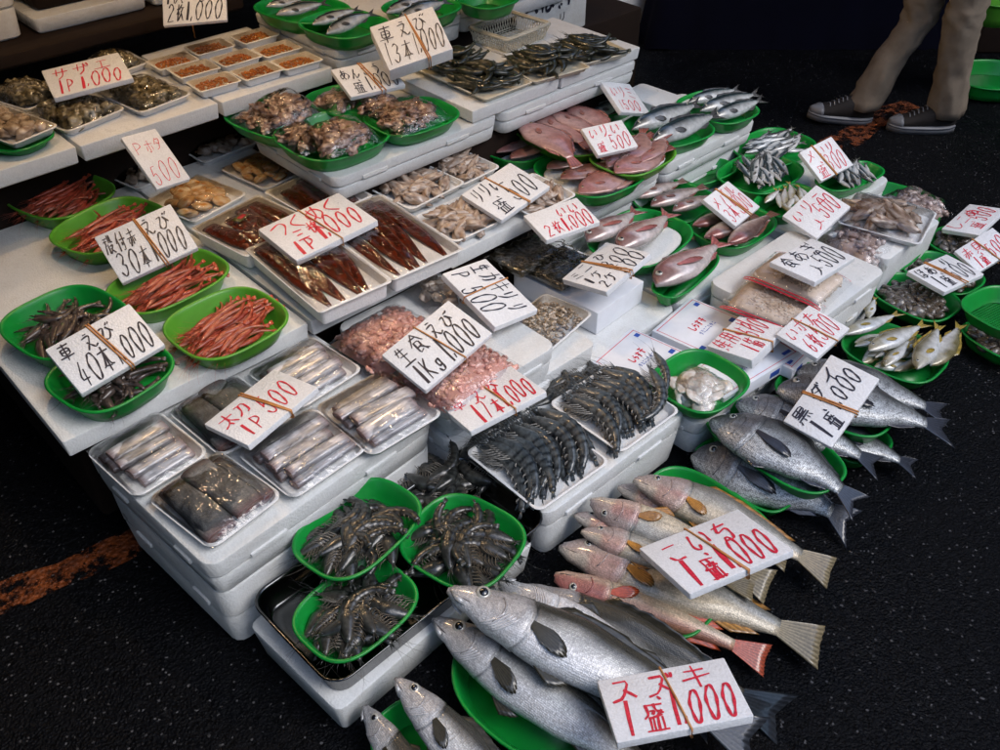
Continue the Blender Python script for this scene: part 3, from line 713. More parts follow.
SCAL = lumps('scallop', M['wet'], 21, 3, sc=(1, 1, .45), amp=.16, freq=1.2, cols=[(.62, .24, .03), (.66, .42, .18), (.7, .56, .36), (.5, .2, .03)])
WHELK = lumps('shellfish_piece', M['wet'], 31, 3, sc=(1, .9, .6), amp=.4, freq=1.5, cols=[(.28, .18, .12), (.55, .45, .36), (.62, .54, .46)])
TURB = lumps('turban_shell', M['shell'], 41, 3, sc=(1, .9, .8), amp=.5, freq=2.1, fine=.14, cols=[(.015, .014, .01), (.10, .08, .04), (.3, .25, .14), (.03, .03, .02), (.4, .36, .26)])
PINK = lumps('peeled_shrimp', M['wet'], 51, 3, sc=(1.2, .6, .5), amp=.3, freq=1.3, sub=2, cols=[(.74, .3, .2), (.8, .5, .4), (.78, .42, .32)])
GREYS = lumps('small_shrimp', M['wet'], 61, 3, sc=(1.2, .7, .6), amp=.3, freq=1.3, sub=2, cols=[(.2, .14, .09), (.36, .28, .2), (.28, .2, .13)])
def scatter_parts(parent, protos, n, rx, ry, z0, z1, size, seed, name=None, box=False):
    r = random.Random(seed)
    for i in range(n):
        if box: x, y = r.uniform(-rx, rx), r.uniform(-ry, ry); e = (1 - abs(x / rx) ** 3) * (1 - abs(y / ry) ** 3)
        else: a = i * 2.39996; q = math.sqrt((i + .5) / n); x, y = rx * q * math.cos(a), ry * q * math.sin(a); e = 1 - q * q
        if not box:   # square out the disc
            k = max(abs(math.cos(a)), abs(math.sin(a))); x /= k ** .7; y /= k ** .7
        protos[r.randrange(len(protos))].part(parent, TRS((x, y, lerp(z0, z1, e) + r.uniform(-.002, .002)), (r.uniform(-.4, .4), r.uniform(-.4, .4), r.uniform(0, 6.3)), size * r.uniform(.8, 1.2)), name)
def blob_field(parent, name, mats, sx, sy, z0, h, cell, cols, seed, kind=None, p=3, mat=None):
    """one heap nobody could count: many small curled bodies in one mesh"""
    r = random.Random(seed); b = MB(); nx, ny = int(sx / cell), int(sy / cell)
    for lay in range(2):
        for i in range(nx):
            for j in range(ny):
                x = ((i + r.uniform(.1, .9)) / nx * 2 - 1); y = ((j + r.uniform(.1, .9)) / ny * 2 - 1)
                e = (1 - abs(x) ** p) * (1 - abs(y) ** p)
                if e < .05: continue
                c = cols[r.randrange(len(cols))]; g_ = r.uniform(.88, 1.1); b.cur = tuple(q * g_ for q in c)
                a = r.uniform(0, 6.3); s_ = cell * r.uniform(.75, 1.0); pts = []
                for k in range(4):
                    t = a + k * .7; pts.append((x * sx / 2 + math.cos(t) * s_ * .6, y * sy / 2 + math.sin(t) * s_ * .6, z0 + h * e * (.85 + .15 * lay) + r.uniform(-1, 1) * cell * .1))
                b.tube(pts, [s_ * .3, s_ * .38, s_ * .3, s_ * .12], 5)
    o = b.build(name, [mat or M['wet']], parent)
    if kind: o['kind'] = kind
    return o
def pack(cs, z, label, group, fill, h=.022, dome=.02, cat='food pack', mat='tray', film=True, name='wrapped_tray', rim=.005, fl=.003, r_=.02, seed=0, wr=.003):
    c, yaw, sx, sy = rect4(*cs, z); sx *= 1.03; sy *= 1.03; t = thing(name, label, cat, (c.x, c.y, z - h), yaw, group)
    tray_mesh(sx, sy, h, rim=rim, fl=fl, r=r_).build('tray', M[mat], t)
    fill(t, sx, sy)
    if film: film_mesh(sx - .004, sy - .004, h + .001, dome, seed, wr).build('film', M['film'], t)
    return t, sx, sy
# ------------------------------------------------------------------ ground, painted line, sky, light
def asphalt():
    m, nt, b = nodes('wet_asphalt'); v = vtex(nt, 140); v2 = vtex(nt, 330); f = ntex(nt, 3, 6); g = ntex(nt, 60, 5)
    base = ramp(nt, g, [(.3, (.0008, .0009, .0013)), (.7, (.004, .0045, .0062))])
    stone = vtex(nt, 230, out='Color'); sep = N(nt, 'ShaderNodeSeparateColor'); nt.links.new(stone, sep.inputs[0])
    base = mix(nt, ramp(nt, sep.outputs[0], [(.984, 0.), (.992, .8)]), base, (.10, .10, .105))
    nt.links.new(base, b.inputs['Base Color'])
    nt.links.new(ramp(nt, f, [(.4, .34), (.65, .6)]), b.inputs['Roughness'])
    n1 = bump(nt, None, ramp(nt, v, [(0., 1.), (.7, 0.)]), .6, .005); n2 = bump(nt, None, ramp(nt, v2, [(0., 1.), (.8, 0.)]), .5, .003, n1); bump(nt, b, g, .4, .006, n2)
    b.inputs['Specular IOR Level'].default_value = .09
    return m
M['asphalt'] = asphalt()
b = MB(); S = 80; b.v = [(-S, -S, 0), (S, -S, 0), (S, S, 0), (-S, S, 0)]; b.c = [(1, 1, 1)] * 4; b.face(0, 1, 2, 3)
struct(b.build('ground', M['asphalt'], smooth=False))
m = bpy.data.materials.new('worn_orange_paint'); m.use_nodes = True; nt = m.node_tree; bb = nt.nodes['Principled BSDF']
setp(bb, Roughness=.55); f = ntex(nt, 14, 8, .75); nt.links.new(ramp(nt, ntex(nt, 40), [(.3, (.045, .010, .003)), (.7, (.20, .045, .006))]), bb.inputs['Base Color'])
nt.links.new(ramp(nt, f, [(.46, 0.), (.52, 1.)]), bb.inputs['Alpha']); bump(nt, bb, vtex(nt, 95), .8, .006); M['paint'] = m
def line(pts, w):
    b = MB(); p = [P(*q, .004) for q in pts]; ids = []
    for i, a in enumerate(p):
        t = (p[min(i + 1, len(p) - 1)] - p[max(i - 1, 0)]).normalized(); n = Vector((-t.y, t.x, 0)) * w * (1 + .15 * math.sin(i * 2.3)); ids.append((b.vert(a + n), b.vert(a - n)))
    for a, c in zip(ids, ids[1:]): b.face(a[0], a[1], c[1], c[0])
    return struct(b.build('road_marking', M['paint'], smooth=False))
line([(-40, 615), (20, 590), (60, 575), (110, 553), (150, 535), (190, 515)], .045)
line([(826, 148), (850, 138), (870, 124), (892, 112), (915, 105)], .06)

w = bpy.data.worlds.new('World'); SC.world = w; w.use_nodes = True; nt = w.node_tree; bg = nt.nodes['Background']
SUN_EL, SUN_AZ = 52, 118   # azimuth of the sun, measured in the ground plane from +x towards +y gives -AZ below
sky = N(nt, 'ShaderNodeTexSky'); sky.sky_type = 'NISHITA'; sky.sun_disc = False; sky.sun_elevation = R(SUN_EL); sky.sun_rotation = R(SUN_AZ)
sky.air_density = 1.2; sky.dust_density = 1.5; sky.ozone_density = 2.6
nt.links.new(sky.outputs[0], bg.inputs[0]); bg.inputs[1].default_value = SKYS
sl = bpy.data.lights.new('sun', 'SUN'); sl.energy = SUNE; sl.angle = R(30); sl.color = (1, .97, .93)
so = bpy.data.objects.new('sun', sl); COL.objects.link(so)
sd = Vector((math.sin(R(SUN_AZ)) * math.cos(R(SUN_EL)), math.cos(R(SUN_AZ)) * math.cos(R(SUN_EL)), math.sin(R(SUN_EL))))
so.rotation_euler = sd.to_track_quat('Z', 'Y').to_euler()
SC.view_settings.view_transform = 'Standard'; SC.view_settings.look = 'None'; SC.view_settings.exposure = EXPO; SC.view_settings.gamma = 1
SC.cycles.max_bounces = 8; SC.cycles.transparent_max_bounces = 12; SC.cycles.use_denoising = True
SC.cycles.sample_clamp_indirect = 4

# the shop the stall belongs to: back wall, roof over the stall, side wall, neighbour, and added pieces that cut the sky light
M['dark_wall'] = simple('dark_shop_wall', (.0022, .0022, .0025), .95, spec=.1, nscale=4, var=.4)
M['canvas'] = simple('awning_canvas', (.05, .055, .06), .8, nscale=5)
def slab(name, label, cat, u0, u1, v0, v1, z0, z1, mat, bev=.01, group=None):
    t = thing(name, label, cat, UV((u0 + u1) / 2, (v0 + v1) / 2, z0), YAW, group); b = MB(); sx, sy = (u1 - u0) / 2, (v1 - v0) / 2
    b.box(-sx, sx, -sy, sy, 0, z1 - z0, bev); b.build('surface', mat, t, smooth=False); return t
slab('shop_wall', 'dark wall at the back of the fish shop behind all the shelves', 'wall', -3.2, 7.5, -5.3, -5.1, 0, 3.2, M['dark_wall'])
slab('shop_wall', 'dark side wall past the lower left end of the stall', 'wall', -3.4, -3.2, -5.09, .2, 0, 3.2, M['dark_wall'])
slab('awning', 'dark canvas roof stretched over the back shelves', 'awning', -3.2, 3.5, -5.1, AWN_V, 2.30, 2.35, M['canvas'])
slab('awning', 'added canvas roof shading the passage beyond the walking person', 'awning', 4.4, 7.0, -5.05, -.2, 2.3, 2.35, M['canvas'])  # added roof that dims the far basket and the ground behind
slab('awning', 'added lower canvas roof shading the ground beside the stall end', 'awning', -3.2, AWN_U, AWN_V + .01, 1.3, 2.2, 2.25, M['canvas'])  # added out of view to darken the ground left of the stall
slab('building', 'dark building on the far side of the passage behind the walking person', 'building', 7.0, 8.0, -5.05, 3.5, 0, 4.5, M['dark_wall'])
slab('building', 'tall dark shop front added across the passage to block low sky', 'building', -6, 9, 3.3, 4.3, 0, OPPH, M['dark_wall'])  # added behind the camera, blocks low sky so the back shelves get less light
# warm bulbs that hang under the awning and glint in the wrapping film
def bulb(u, v, z, e, label):
    t = thing('hanging_bulb', label, 'lamp', UV(u, v, z), group='bare bulbs hanging under the awning')
    b = MB(); b.sphere((0, 0, 0), .035, (1, 1, 1.2), 14, 10); mm = bpy.data.materials.new('lit_bulb'); mm.use_nodes = True; q = mm.node_tree.nodes['Principled BSDF']
    q.inputs['Emission Color'].default_value = (1, .62, .3, 1); q.inputs['Emission Strength'].default_value = 120; b.build('bulb', mm, t)
    b = MB(); b.tube([(0, 0, .036), (0, 0, .09)], .022, 10); b.tube([(0, 0, .09), (0, 0, 2.30 - z)], .004, 6); b.build('cord', M['wood'], t)
    b = MB(); b.loft([[(r_ * math.cos(a), r_ * math.sin(a), zz) for a in [k * math.pi / 10 for k in range(20)]] for r_, zz in ((.03, .11), (.16, .05), (.157, .047), (.03, .104))], False, False); b.build('lamp_shade', M['steel'], t)
    l = bpy.data.lights.new('bulb_light', 'POINT'); l.energy = e; l.color = (1, .70, .42); l.shadow_soft_size = .05
    o = bpy.data.objects.new('bulb_light', l); COL.objects.link(o); o.location = (0, 0, -.1); o.parent = t
for i, (u, v, z, e) in enumerate(BULBS): bulb(u, v, z, e, ['bare warm bulb under the awning above the shrimp baskets', 'bare warm bulb under the awning above the roe boxes', 'bare warm bulb under the awning above the eel trays'][i])

# ------------------------------------------------------------------ the steps of the stall
FB = lambda *a, **k: foam_box(*a, **k)
FB(.322, .925, -1.665, -1.205, 0, .19, 'white foam box on the ground under the cutlassfish box, at the near corner', lid=.09, yaw=R(4.5))
FB(.312, .93, -1.68, -1.195, .19, .30, 'wet white foam box carrying the cutlassfish packs', lid=.05, yaw=R(4.5))
FB(.965, 1.33, -1.66, -1.2, 0, .19, 'white foam box on the ground under the box with the pink shrimp bags')
FB(.965, 1.335, -1.66, -1.2, .19, .30, 'white foam box under the two pink peeled shrimp bags')
FB(.378, .955, -1.185, -.885, 0, .10, 'low grey white foam box under the steel tray of prawns', lid=.0, taper=.012, yaw=R(4))
FB(.985, 1.505, -1.19, -.90, 0, .165, 'white foam box under the two white trays of grey prawns', lid=.05, taper=.01)
FB(1.34, 1.86, -1.62, -1.21, 0, .15, 'wet white foam box under the flat white carton of seaweed bags')
FB(1.865, 2.40, -1.62, -1.21, 0, .15, 'wet white foam box under the whitebait and sea bream baskets')
FB(1.512, 1.96, -1.2, -.87, 0, .125, 'white foam box under the printed cartons near the jelly basket')
FB(1.965, 2.415, -1.2, -.86, 0, .20, 'white foam box under the whitebait bags with red stripes')
FB(2.44, 3.06, -1.64, -1.18, 0, .15, 'white foam box under the baskets of little silver fish')
FB(1.76, 2.29, -1.98, -1.63, .21, .30, 'white foam lid board under the pink flatfish baskets', lid=.045)
FB(2.295, 2.83, -1.98, -1.63, .21, .30, 'white foam lid board under the mackerel basket at its far end', lid=.045)
FB(1.77, 2.28, -1.96, -1.65, 0, .205, 'white foam box under the board with the pink flatfish'); FB(2.3, 2.8, -1.96, -1.65, 0, .205, 'white foam box under the board with the mackerel')
# shelf 2
def board(u0, u1, v0, v1, z, label, th=.045):
    t = thing('foam_board', label, 'foam board', UV((u0 + u1) / 2, (v0 + v1) / 2, z - th), YAW, 'white foam display boards'); sx, sy = (u1 - u0) / 2 - .002, (v1 - v0) / 2 - .002
    b = MB(); b.box(-sx, sx, -sy, sy, 0, th, .004, rx=.005, taper=.004); b.build('slab', M['foam'], t)
board(.26, .885, -2.62, -1.635, .36, 'wet white board under the green baskets of red and dark shrimp', .05)
board(.89, 1.34, -2.1, -1.635, .36, 'white board under the eel trays', .05); board(1.345, 1.75, -2.0, -1.625, .36, 'white board under the trays of squid', .05)
board(.89, 1.3, -2.62, -2.105, .36, 'white board under the wrapped scallop packs', .05)
slab('wooden_stand', 'dark wooden trestle carrying the board with the shrimp baskets', 'stand', .30, 1.3, -2.6, -1.74, 0, .308, M['wood']); slab('wooden_stand', 'dark wooden trestle under the squid trays', 'stand', 1.36, 1.73, -1.97, -1.68, 0, .308, M['wood'])
FB(1.22, 1.86, -2.44, -1.975, .42, .50, 'white foam box under the green baskets of monkfish bags', lid=.035); FB(1.865, 2.535, -2.44, -1.97, .42, .50, 'long white foam box under the board with the dark prawn heaps', lid=.035)
board(1.74, 2.13, -2.41, -1.975, .545, 'stained white board under the longer tray of dark prawns', .043); board(2.135, 2.54, -2.41, -1.975, .545, 'white board under the lattice basket and the farther prawn tray', .043)
slab('wooden_stand', 'dark wooden trestle under the monkfish bags step', 'stand', 1.32, 2.5, -2.42, -2.02, 0, .418, M['wood'])
board(.10, .72, -2.965, -2.45, .60, 'white board under the turban shell packs', .05); board(.725, 1.15, -2.965, -2.445, .60, 'white board between the turban shell packs and the roe boxes', .05); board(1.155, 1.56, -2.965, -2.44, .60, 'white board under the little orange roe boxes', .05)
slab('wooden_stand', 'dark wooden trestle under the roe box shelf', 'stand', .12, 1.5, -2.9, -2.64, 0, .548, M['wood'])
FB(1.575, 2.12, -2.95, -2.43, .56, .65, 'white foam box under the two near sardine baskets', lid=.035); FB(2.125, 2.7, -2.95, -2.46, .56, .65, 'white foam box under the far sardine baskets', lid=.035)
slab('wooden_stand', 'dark wooden trestle under the sardine boxes', 'stand', 1.6, 2.65, -2.9, -2.5, 0, .558, M['wood'])
slab('wooden_stand', 'dark brown wooden shelf along the top left edge', 'shelf', .1, 1.57, -3.9, -2.97, .655, .70, M['wood'])
def tag_at(px, py, z): 
    p = P(px, py, z); return p.dot(UA), p.dot(VA)
# ================================================================== cutlassfish packs
M['silver'] = vcol('cutlassfish_skin', .36, .12, .35, 0, 0, 38, .3, bs=.25)
_nt = M['silver'].node_tree; _b = _nt.nodes['Principled BSDF']; _mp = N(_nt, 'ShaderNodeMapping'); _mp.inputs['Scale'].default_value = (.07, 1, 1); _nt.links.new(coords(_nt), _mp.inputs['Vector'])
_o = _b.inputs['Base Color'].links[0].from_socket; _c = mix(_nt, 1.0, _o, ramp(_nt, ntex(_nt, 260, 5, .7, _mp.outputs[0]), [(.34, .55), (.58, 1.05)]), 'MULTIPLY')
_c = mix(_nt, ramp(_nt, ntex(_nt, 55, 6, .75), [(.6, 0.), (.66, .8)]), _c, (.72, .72, .75)); _nt.links.new(_c, _b.inputs['Base Color'])
def belt_piece(L, w, th, seed, cols=((.80, .80, .84), (.40, .40, .43)), end=(.26, .11, .09)):
    b = MB(); r = random.Random(seed); rings = []; cc = []
    for i in range(9):
        t = i / 8; x = (t - .5) * L; q = 1 if 0 < i < 8 else .93; rg = []; c = []
        for k in range(14):
            a = 2 * math.pi * k / 14; y, z = sup(a, 2.8)[0] * w / 2 * q, sup(a, 2.8)[1] * th / 2 * q * (1 + .05 * r.random())
            rg.append((x, y + math.sin(t * 3 + seed) * w * .06, z)); f = abs(math.cos(a)) ** 4; g = .8 + .35 * noise.noise(Vector((x * 60, k, seed)))
            c.append(tuple(lerp(cols[0][j], cols[1][j], f) * g for j in range(3)) if 0 < i < 8 else tuple(lerp(cols[1][j], end[j], .5) for j in range(3)))
        if i in (0, 8): rings.append(rg); cc.append(c)
        else: rings.append(rg); cc.append(c)
    # cut faces
    def face(x, s_):
        c0 = []
        for q, col in ((.9, end), (.5, (.5, .38, .34)), (.15, (.3, .06, .05))): c0.append(([(x + s_ * .0006 * (1 - q), math.cos(2 * math.pi * k / 14) * w / 2 * q, math.sin(2 * math.pi * k / 14) * th / 2 * q) for k in range(14)], [col] * 14))
        return c0
    f0, f1 = face(-L / 2 - .001, -1), face(L / 2 + .001, 1)
    rr = [x[0] for x in reversed(f0)] + rings + [x[0] for x in f1]; kk = [x[1] for x in reversed(f0)] + cc + [x[1] for x in f1]
    b.loft(rr, True, True, kk); return b.mesh('fish_piece', [M['silver']])
BELT = [Proto('fish_piece', belt_piece(.17, .034, .026, i)) for i in range(3)]
FILLET = [Proto('fish_fillet', belt_piece(.2, .09, .036, i + 9, ((.32, .33, .33), (.07, .07, .07)))) for i in range(2)]
M['fillet'] = vcol('fillet_skin', .34, .15, .4, 330, .5, 50, .3)
for _p in FILLET: _p.me.materials.clear(); _p.me.materials.append(M['fillet'])
BG = 'wrapped packs of cutlassfish pieces'
def belt(cs, label, n=4, lay=2, seed=0, along=0):
    def fill(t, sx, sy):
        r = random.Random(seed); ln = (sx if not along else sy)
        for l in range(lay):
            k = n - (l > 0)
            for i in range(k):
                y = (i - (k - 1) / 2) * (sy - .05) / n * 1.02; s_ = (sx - .045) / .17 * r.uniform(.9, 1.0)
                BELT[i % 3].part(t, TRS((r.uniform(-.010, .010), y - l * .006, .015 + l * .017), (r.uniform(-.3, .3), r.uniform(-.02, .02), r.uniform(-.05, .05)), (s_, (sy - .045) / n / .034 * r.uniform(.85, 1.05), .72)))
    pack(cs, .325, label, BG, fill, dome=.020, h=.022, seed=seed, r_=.025)
belt([(81, 451), (156, 415), (213, 451), (138, 494)], 'tray of silver cutlassfish pieces at the left corner, nearest the dark shrimp basket', 4, 2, 1)
belt([(237, 455), (310, 407), (371, 449), (292, 495)], 'tray of silver cutlassfish pieces with a white glare, in front of the red priced sign', 4, 2, 2)
belt([(311, 411), (383, 368), (449, 417), (372, 447)], 'tray of silver cutlassfish pieces between the pink shrimp bag and the green prawn basket', 4, 2, 3)
belt([(244, 370), (312, 339), (362, 366), (302, 410)], 'rearmost tray of silver cutlassfish pieces, below the basket of red shrimp', 4, 2, 4)
def fill_fillet(t, sx, sy):
    FILLET[0].part(t, TRS((0, sy * .2 - .002, .030), (.1, 0, .05), ((sx - .05) / .2, .62, 1.1))); FILLET[1].part(t, TRS((.0, -sy * .05, .036), (.05, 0, -.03), ((sx - .04) / .2, .8, 1.1))); FILLET[0].part(t, TRS((-.004, -sy * .27, .028), (-.15, 0, .02), ((sx - .06) / .2, .62, .9)))
# these fillets lie along the short side
def fill_fil2(t, sx, sy):
    for i, (x, z, w) in enumerate(((-sx * .24, .024, 1.0), (sx * .10, .034, 1.0), (sx * .33, .022, .6))):
        FILLET[i % 2].part(t, TRS((x, -.002 * i, z), (0, 0, R(90) + .06 * (i - 1)), ((sy - .035) / .2 * (1 - .1 * (i == 2)), w * (sx / .22), .72)))
pack([(142, 498), (218, 456), (287, 493), (213, 545)], .325, 'tray of three thick dark silver fish fillets at the front corner of the box', BG, fill_fil2, dome=.026, seed=5, r_=.025)
pack([(161, 409), (236, 379), (290, 412), (226, 455)], .325, 'tray of grey fish fillets with reddish ends under the red priced sign', BG, fill_fil2, dome=.026, seed=6, r_=.025)

# ================================================================== broiled eel trays
M['eel'] = vcol('glazed_eel', .16, 0, .5, 0, 0, 60, .6, bs=.4, spec=.4)
def eel_mesh(seed):
    b = MB(); rings = []; cc = []
    for i in range(17):
        t = i / 16; w = .024 * (.8 + .35 * t) if t < .55 else .024 * (.99 - ((t - .55) / .45) ** 1.4 * .8); x = (t - .5) * .27; rg = []; c = []
        for k in range(14):
            a = 2 * math.pi * k / 14; ca, sa = math.cos(a), math.sin(a)
            z = .007 * sa * (1 if sa > 0 else .5) * (1 - .35 * math.exp(-(ca / .25) ** 2)) * (w / .02)
            rg.append((x, ca * w + .008 * math.sin(t * 2.6 + seed) , z + .0005 * noise.noise(Vector((x * 40, k, seed)))))
            f = math.exp(-(ca / .2) ** 2) * (sa > 0); g = max(.25, .85 + noise.noise(Vector((x * 45, ca * 3, seed))))
            c.append(tuple(q * g for q in (lerp(.15, .06, f), lerp(.022, .012, f), lerp(.007, .004, f))))
        rings.append(rg); cc.append(c)
    b.loft(rings, True, True, cc); return b.mesh('eel_fillet', [M['eel']])
EEL = [Proto('eel_fillet', eel_mesh(i)) for i in range(3)]
def eel_pack(cs, label, n, seed, sticker, z=.42):
    def fill(t, sx, sy):
        for i in range(n):
            x = (i - (n - 1) / 2) * (sx - .04) / n + .01 * (1 if i % 2 else -1) * 0
            EEL[(i + seed) % 3].part(t, TRS((x, .012 * math.sin(i * 2 + seed), .036), (0, .05, R(-90) + .08 * math.sin(i + seed)), ((sy - .05) / .27, (sx - .02) / n / .044, 1.3)))
        b = MB(); b.loft([rrect(sx * .8, sy * .7, .02, .0285), rrect(sx * .78, sy * .68, .02, .029)]); b.cur = (.2, .03, .01)
        if sticker:
            b = MB(); b.box(-.022, .022, -.013, .013, 0, .0008, .0002); b.m = 1; b.box(-.008, .018, -.008, .006, .0009, .0016, .0002); o = b.build('label_sticker', [M['sticker'], M['ink_red']], t); o.location = (sx * sticker[0], sy * sticker[1], .052); o.rotation_euler = (0, 0, .3)
    return pack(cs, z, label, 'trays of broiled eel', fill, h=.05, dome=.016, seed=seed, fl=.028, rim=.008, r_=.012, mat='tray')
M['sticker'] = simple('gold_sticker', (.10, .12, .02), .3)
eel_pack([(245, 250), (315, 223), (390, 281), (321, 311)], 'tray of glazed brown eels in front, below the red priced board', 4, 1, None)
eel_pack([(317, 221), (384, 192), (457, 250), (392, 280)], 'tray of glazed brown eels with a red and gold sticker, beside the squid trays', 5, 2, (-.05, .3))
eel_pack([(196, 228), (258, 194), (310, 220), (246, 258)], 'tray of glazed brown eels left behind the red priced board, nearest the scallops', 4, 3, (-.0, .22), .415)
eel_pack([(262, 192), (318, 170), (376, 195), (318, 219)], 'rearmost tray of glazed brown eels with a red and gold sticker', 4, 4, (.1, .1), .415)

# ================================================================== scallop, shellfish and turban shell packs
def filler(protos, n, size, z0=.016, z1=.032, seed=0, f=.88):
    return lambda t, sx, sy: scatter_parts(t, protos, n, (sx * f - .03) / 2, (sy * f - .03) / 2, z0, z1, size, seed)
SG = 'wrapped scallop and shellfish packs'
pack([(150, 200), (192, 176), (254, 192), (188, 222)], .38, 'pack of orange and cream scallops below the pinkish priced sign', SG, filler(SCAL, 13, .027, seed=1), dome=.022, seed=11)
pack([(222, 168), (264, 149), (312, 166), (264, 190)], .38, 'pack of cream scallops with orange rims between the eel trays and monkfish bags', SG, filler(SCAL, 18, .023, seed=2), dome=.022, seed=12)
pack([(170, 141), (222, 122), (258, 140), (204, 164)], .38, 'pack of pale whole shellfish meat left of the monkfish bags', SG, filler(WHELK, 20, .023, seed=3), dome=.024, seed=13)
pack([(94, 167), (128, 153), (192, 164), (132, 190)], .38, 'pack of brownish shellfish meat half hidden under the pinkish priced sign', SG, filler(WHELK, 16, .023, seed=4), dome=.02, seed=14)
TG = 'wrapped packs of dark turban shells'
pack([(32, 112), (80, 90), (122, 108), (64, 134)], .622, 'pack of glossy dark turban shells under the sign for turban shells', TG, filler(TURB, 22, .026, .02, .034, seed=5), dome=.03, seed=15)
pack([(104, 92), (144, 73), (190, 94), (136, 114)], .622, 'pack of glossy dark turban shells nearest the orange roe boxes', TG, filler(TURB, 22, .026, .02, .034, seed=6), dome=.03, seed=16)
pack([(-6, 95), (26, 75), (62, 94), (22, 112)], .622, 'pack of dark turban shells left behind the sign for turban shells', TG, filler(TURB, 20, .026, .02, .034, seed=7), dome=.03, seed=17)
pack([(92, 60), (118, 48), (144, 62), (112, 76)], .622, 'rearmost pack of dark turban shells', TG, filler(TURB, 12, .022, .02, .034, seed=8), dome=.028, seed=18)
t, _, _ = pack([(-32, 118), (2, 98), (45, 128), (4, 149)], .65, 'pack of grey shellfish set on a green basket at the left edge', SG, filler(WHELK, 20, .023, seed=9), dome=.026, seed=19)
basket4((-34, 128), (2, 106), (43, 134), (2, 158), .63, 'green basket under the grey shellfish pack at the left edge', h=.03)
# orange roe boxes: three rows of three
M['roe'] = vcol('sea_urchin_roe', .3, 0, .4, 0, 0, 60, .25, bs=.5, sss=.1)
def roe_proto():
    return tray_mesh(.138, .104, .028, rim=.006, r=.010, fl=.004).mesh('tray', [M['tray']])
ROE = roe_proto()
k = 0
rc = [(173, 62), (210, 48), (255, 37), (194, 70), (236, 59), (277, 50), (214, 83), (257, 72), (297, 62)]
for i, (px, py) in enumerate(rc):
    p = P(px, py, .622); w_ = ['back', 'middle', 'front'][i // 3] + ' row'; h_ = ['left', 'middle', 'right'][i % 3]
    t = thing('roe_box', 'small white box of orange roe, %s one in the %s' % (h_, w_), 'roe box', (p.x, p.y, .60), YAW + R(rnd.uniform(-3, 3)), 'small boxes of orange sea urchin roe')
    put('tray', ROE, t)
    blob_field(t, 'roe', None, .098, .066, .012, .013, .0095, [(.62, .22, .035), (.52, .16, .035), (.66, .27, .06)], 70 + i, 'stuff', 6, M['roe'])
    film_mesh(.134, .100, .0282, .002, 80 + i, .0012, 10).build('film', M['film'], t)

# ================================================================== green baskets with bagged monkfish
def bag(cs, z, label, group, content, h=.03, hh=.02, cols=None, cell=.012, seed=0, protos=None, n=14, size=.02, cat='bag', name='fish_bag', mat='bag', inset=.82, yawadd=0, wr=.005, tilt=(0, 0), pp=4):
    c, yaw, sx, sy = rect4(*cs, z); t = thing(name, label, cat, group=group, mat=Matrix.Translation((c.x, c.y, z - h / 2)) @ Matrix.Rotation(yaw + yawadd, 4, 'Z') @ Euler((tilt[0], tilt[1], 0)).to_matrix().to_4x4())
    if protos: scatter_parts(t, protos, n, sx * inset / 2, sy * inset / 2, .004, h * .55, size, seed)
    else:
        blob_field(t, content, None, sx * inset, sy * inset, .004, hh, cell, cols, seed, 'stuff', 3)
        q = MB(); q.cur = tuple(x * .8 for x in cols[0]); g_ = 16; I = {}
        for i in range(g_ + 1):
            for j in range(g_ + 1):
                x, y = 2 * i / g_ - 1, 2 * j / g_ - 1; e = (1 - abs(x) ** 4) * (1 - abs(y) ** 4); I[i, j] = q.vert((x * sx * inset / 2, y * sy * inset / 2, hh * .8 * e))
        for i in range(g_):
            for j in range(g_): q.face(I[i, j], I[i + 1, j], I[i + 1, j + 1], I[i, j + 1])
        q.v = [(x, y, z * 1.12 + .003) for x, y, z in q.v]; o = q.build(content.replace('mass', 'heap'), [M['wet']], t); o['kind'] = 'stuff'
    b = film_mesh(sx, sy, .001, h * .95, seed, wr, 30, pp)
    b.build('film', M[mat], t)
    lo = MB(); ids = [[lo.vert(((i / 4 - .5) * sx * .97, (j / 4 - .5) * sy * .97, -.004)) for j in range(5)] for i in range(5)]
    for i in range(4):
        for j in range(4): lo.face(ids[i][j], ids[i + 1][j], ids[i + 1][j + 1], ids[i][j + 1])
    return t
BK = 'green plastic baskets of monkfish bags'
basket4((227, 116), (260, 100), (306, 124), (276, 143), .548, 'green basket of monkfish bags nearest the roe boxes', h=.045, group=BK)
basket4((272, 132), (345, 106), (386, 134), (322, 166), .55, 'front green basket holding two monkfish bags', h=.05, group=BK)
basket4((372, 116), (420, 92), (457, 114), (396, 141), .55, 'green basket of monkfish bags beside the stained board', h=.045, group=BK)
basket4((310, 96), (345, 82), (378, 100), (334, 120), .545, 'green basket of monkfish behind the white priced sign', h=.045, group=BK)
AG = 'clear bags of monkfish pieces'
bag([(250, 106), (290, 84), (318, 106), (274, 124)], .585, 'clear bag of greyish monkfish lying on the basket nearest the roe boxes', AG, '', .05, protos=MEAT, n=16, size=.024, seed=21, tilt=(.15, -.1))
bag([(272, 128), (310, 118), (330, 140), (296, 154)], .565, 'clear bag of monkfish at the left of the front green basket', AG, '', .04, protos=MEAT, n=12, size=.022, seed=22)
bag([(302, 132), (352, 110), (382, 130), (326, 152)], .59, 'clear bag of monkfish at the right of the front green basket', AG, '', .05, protos=MEAT, n=16, size=.025, seed=23, tilt=(.1, .05))
bag([(366, 110), (412, 90), (452, 110), (396, 134)], .575, 'clear bag of monkfish in the basket beside the stained board', AG, '', .045, protos=MEAT, n=18, size=.024, seed=24)
bag([(352, 102), (384, 90), (404, 100), (376, 114)], .575, 'clear bag of monkfish just below the white priced sign', AG, '', .035, protos=MEAT, n=10, size=.02, seed=25)
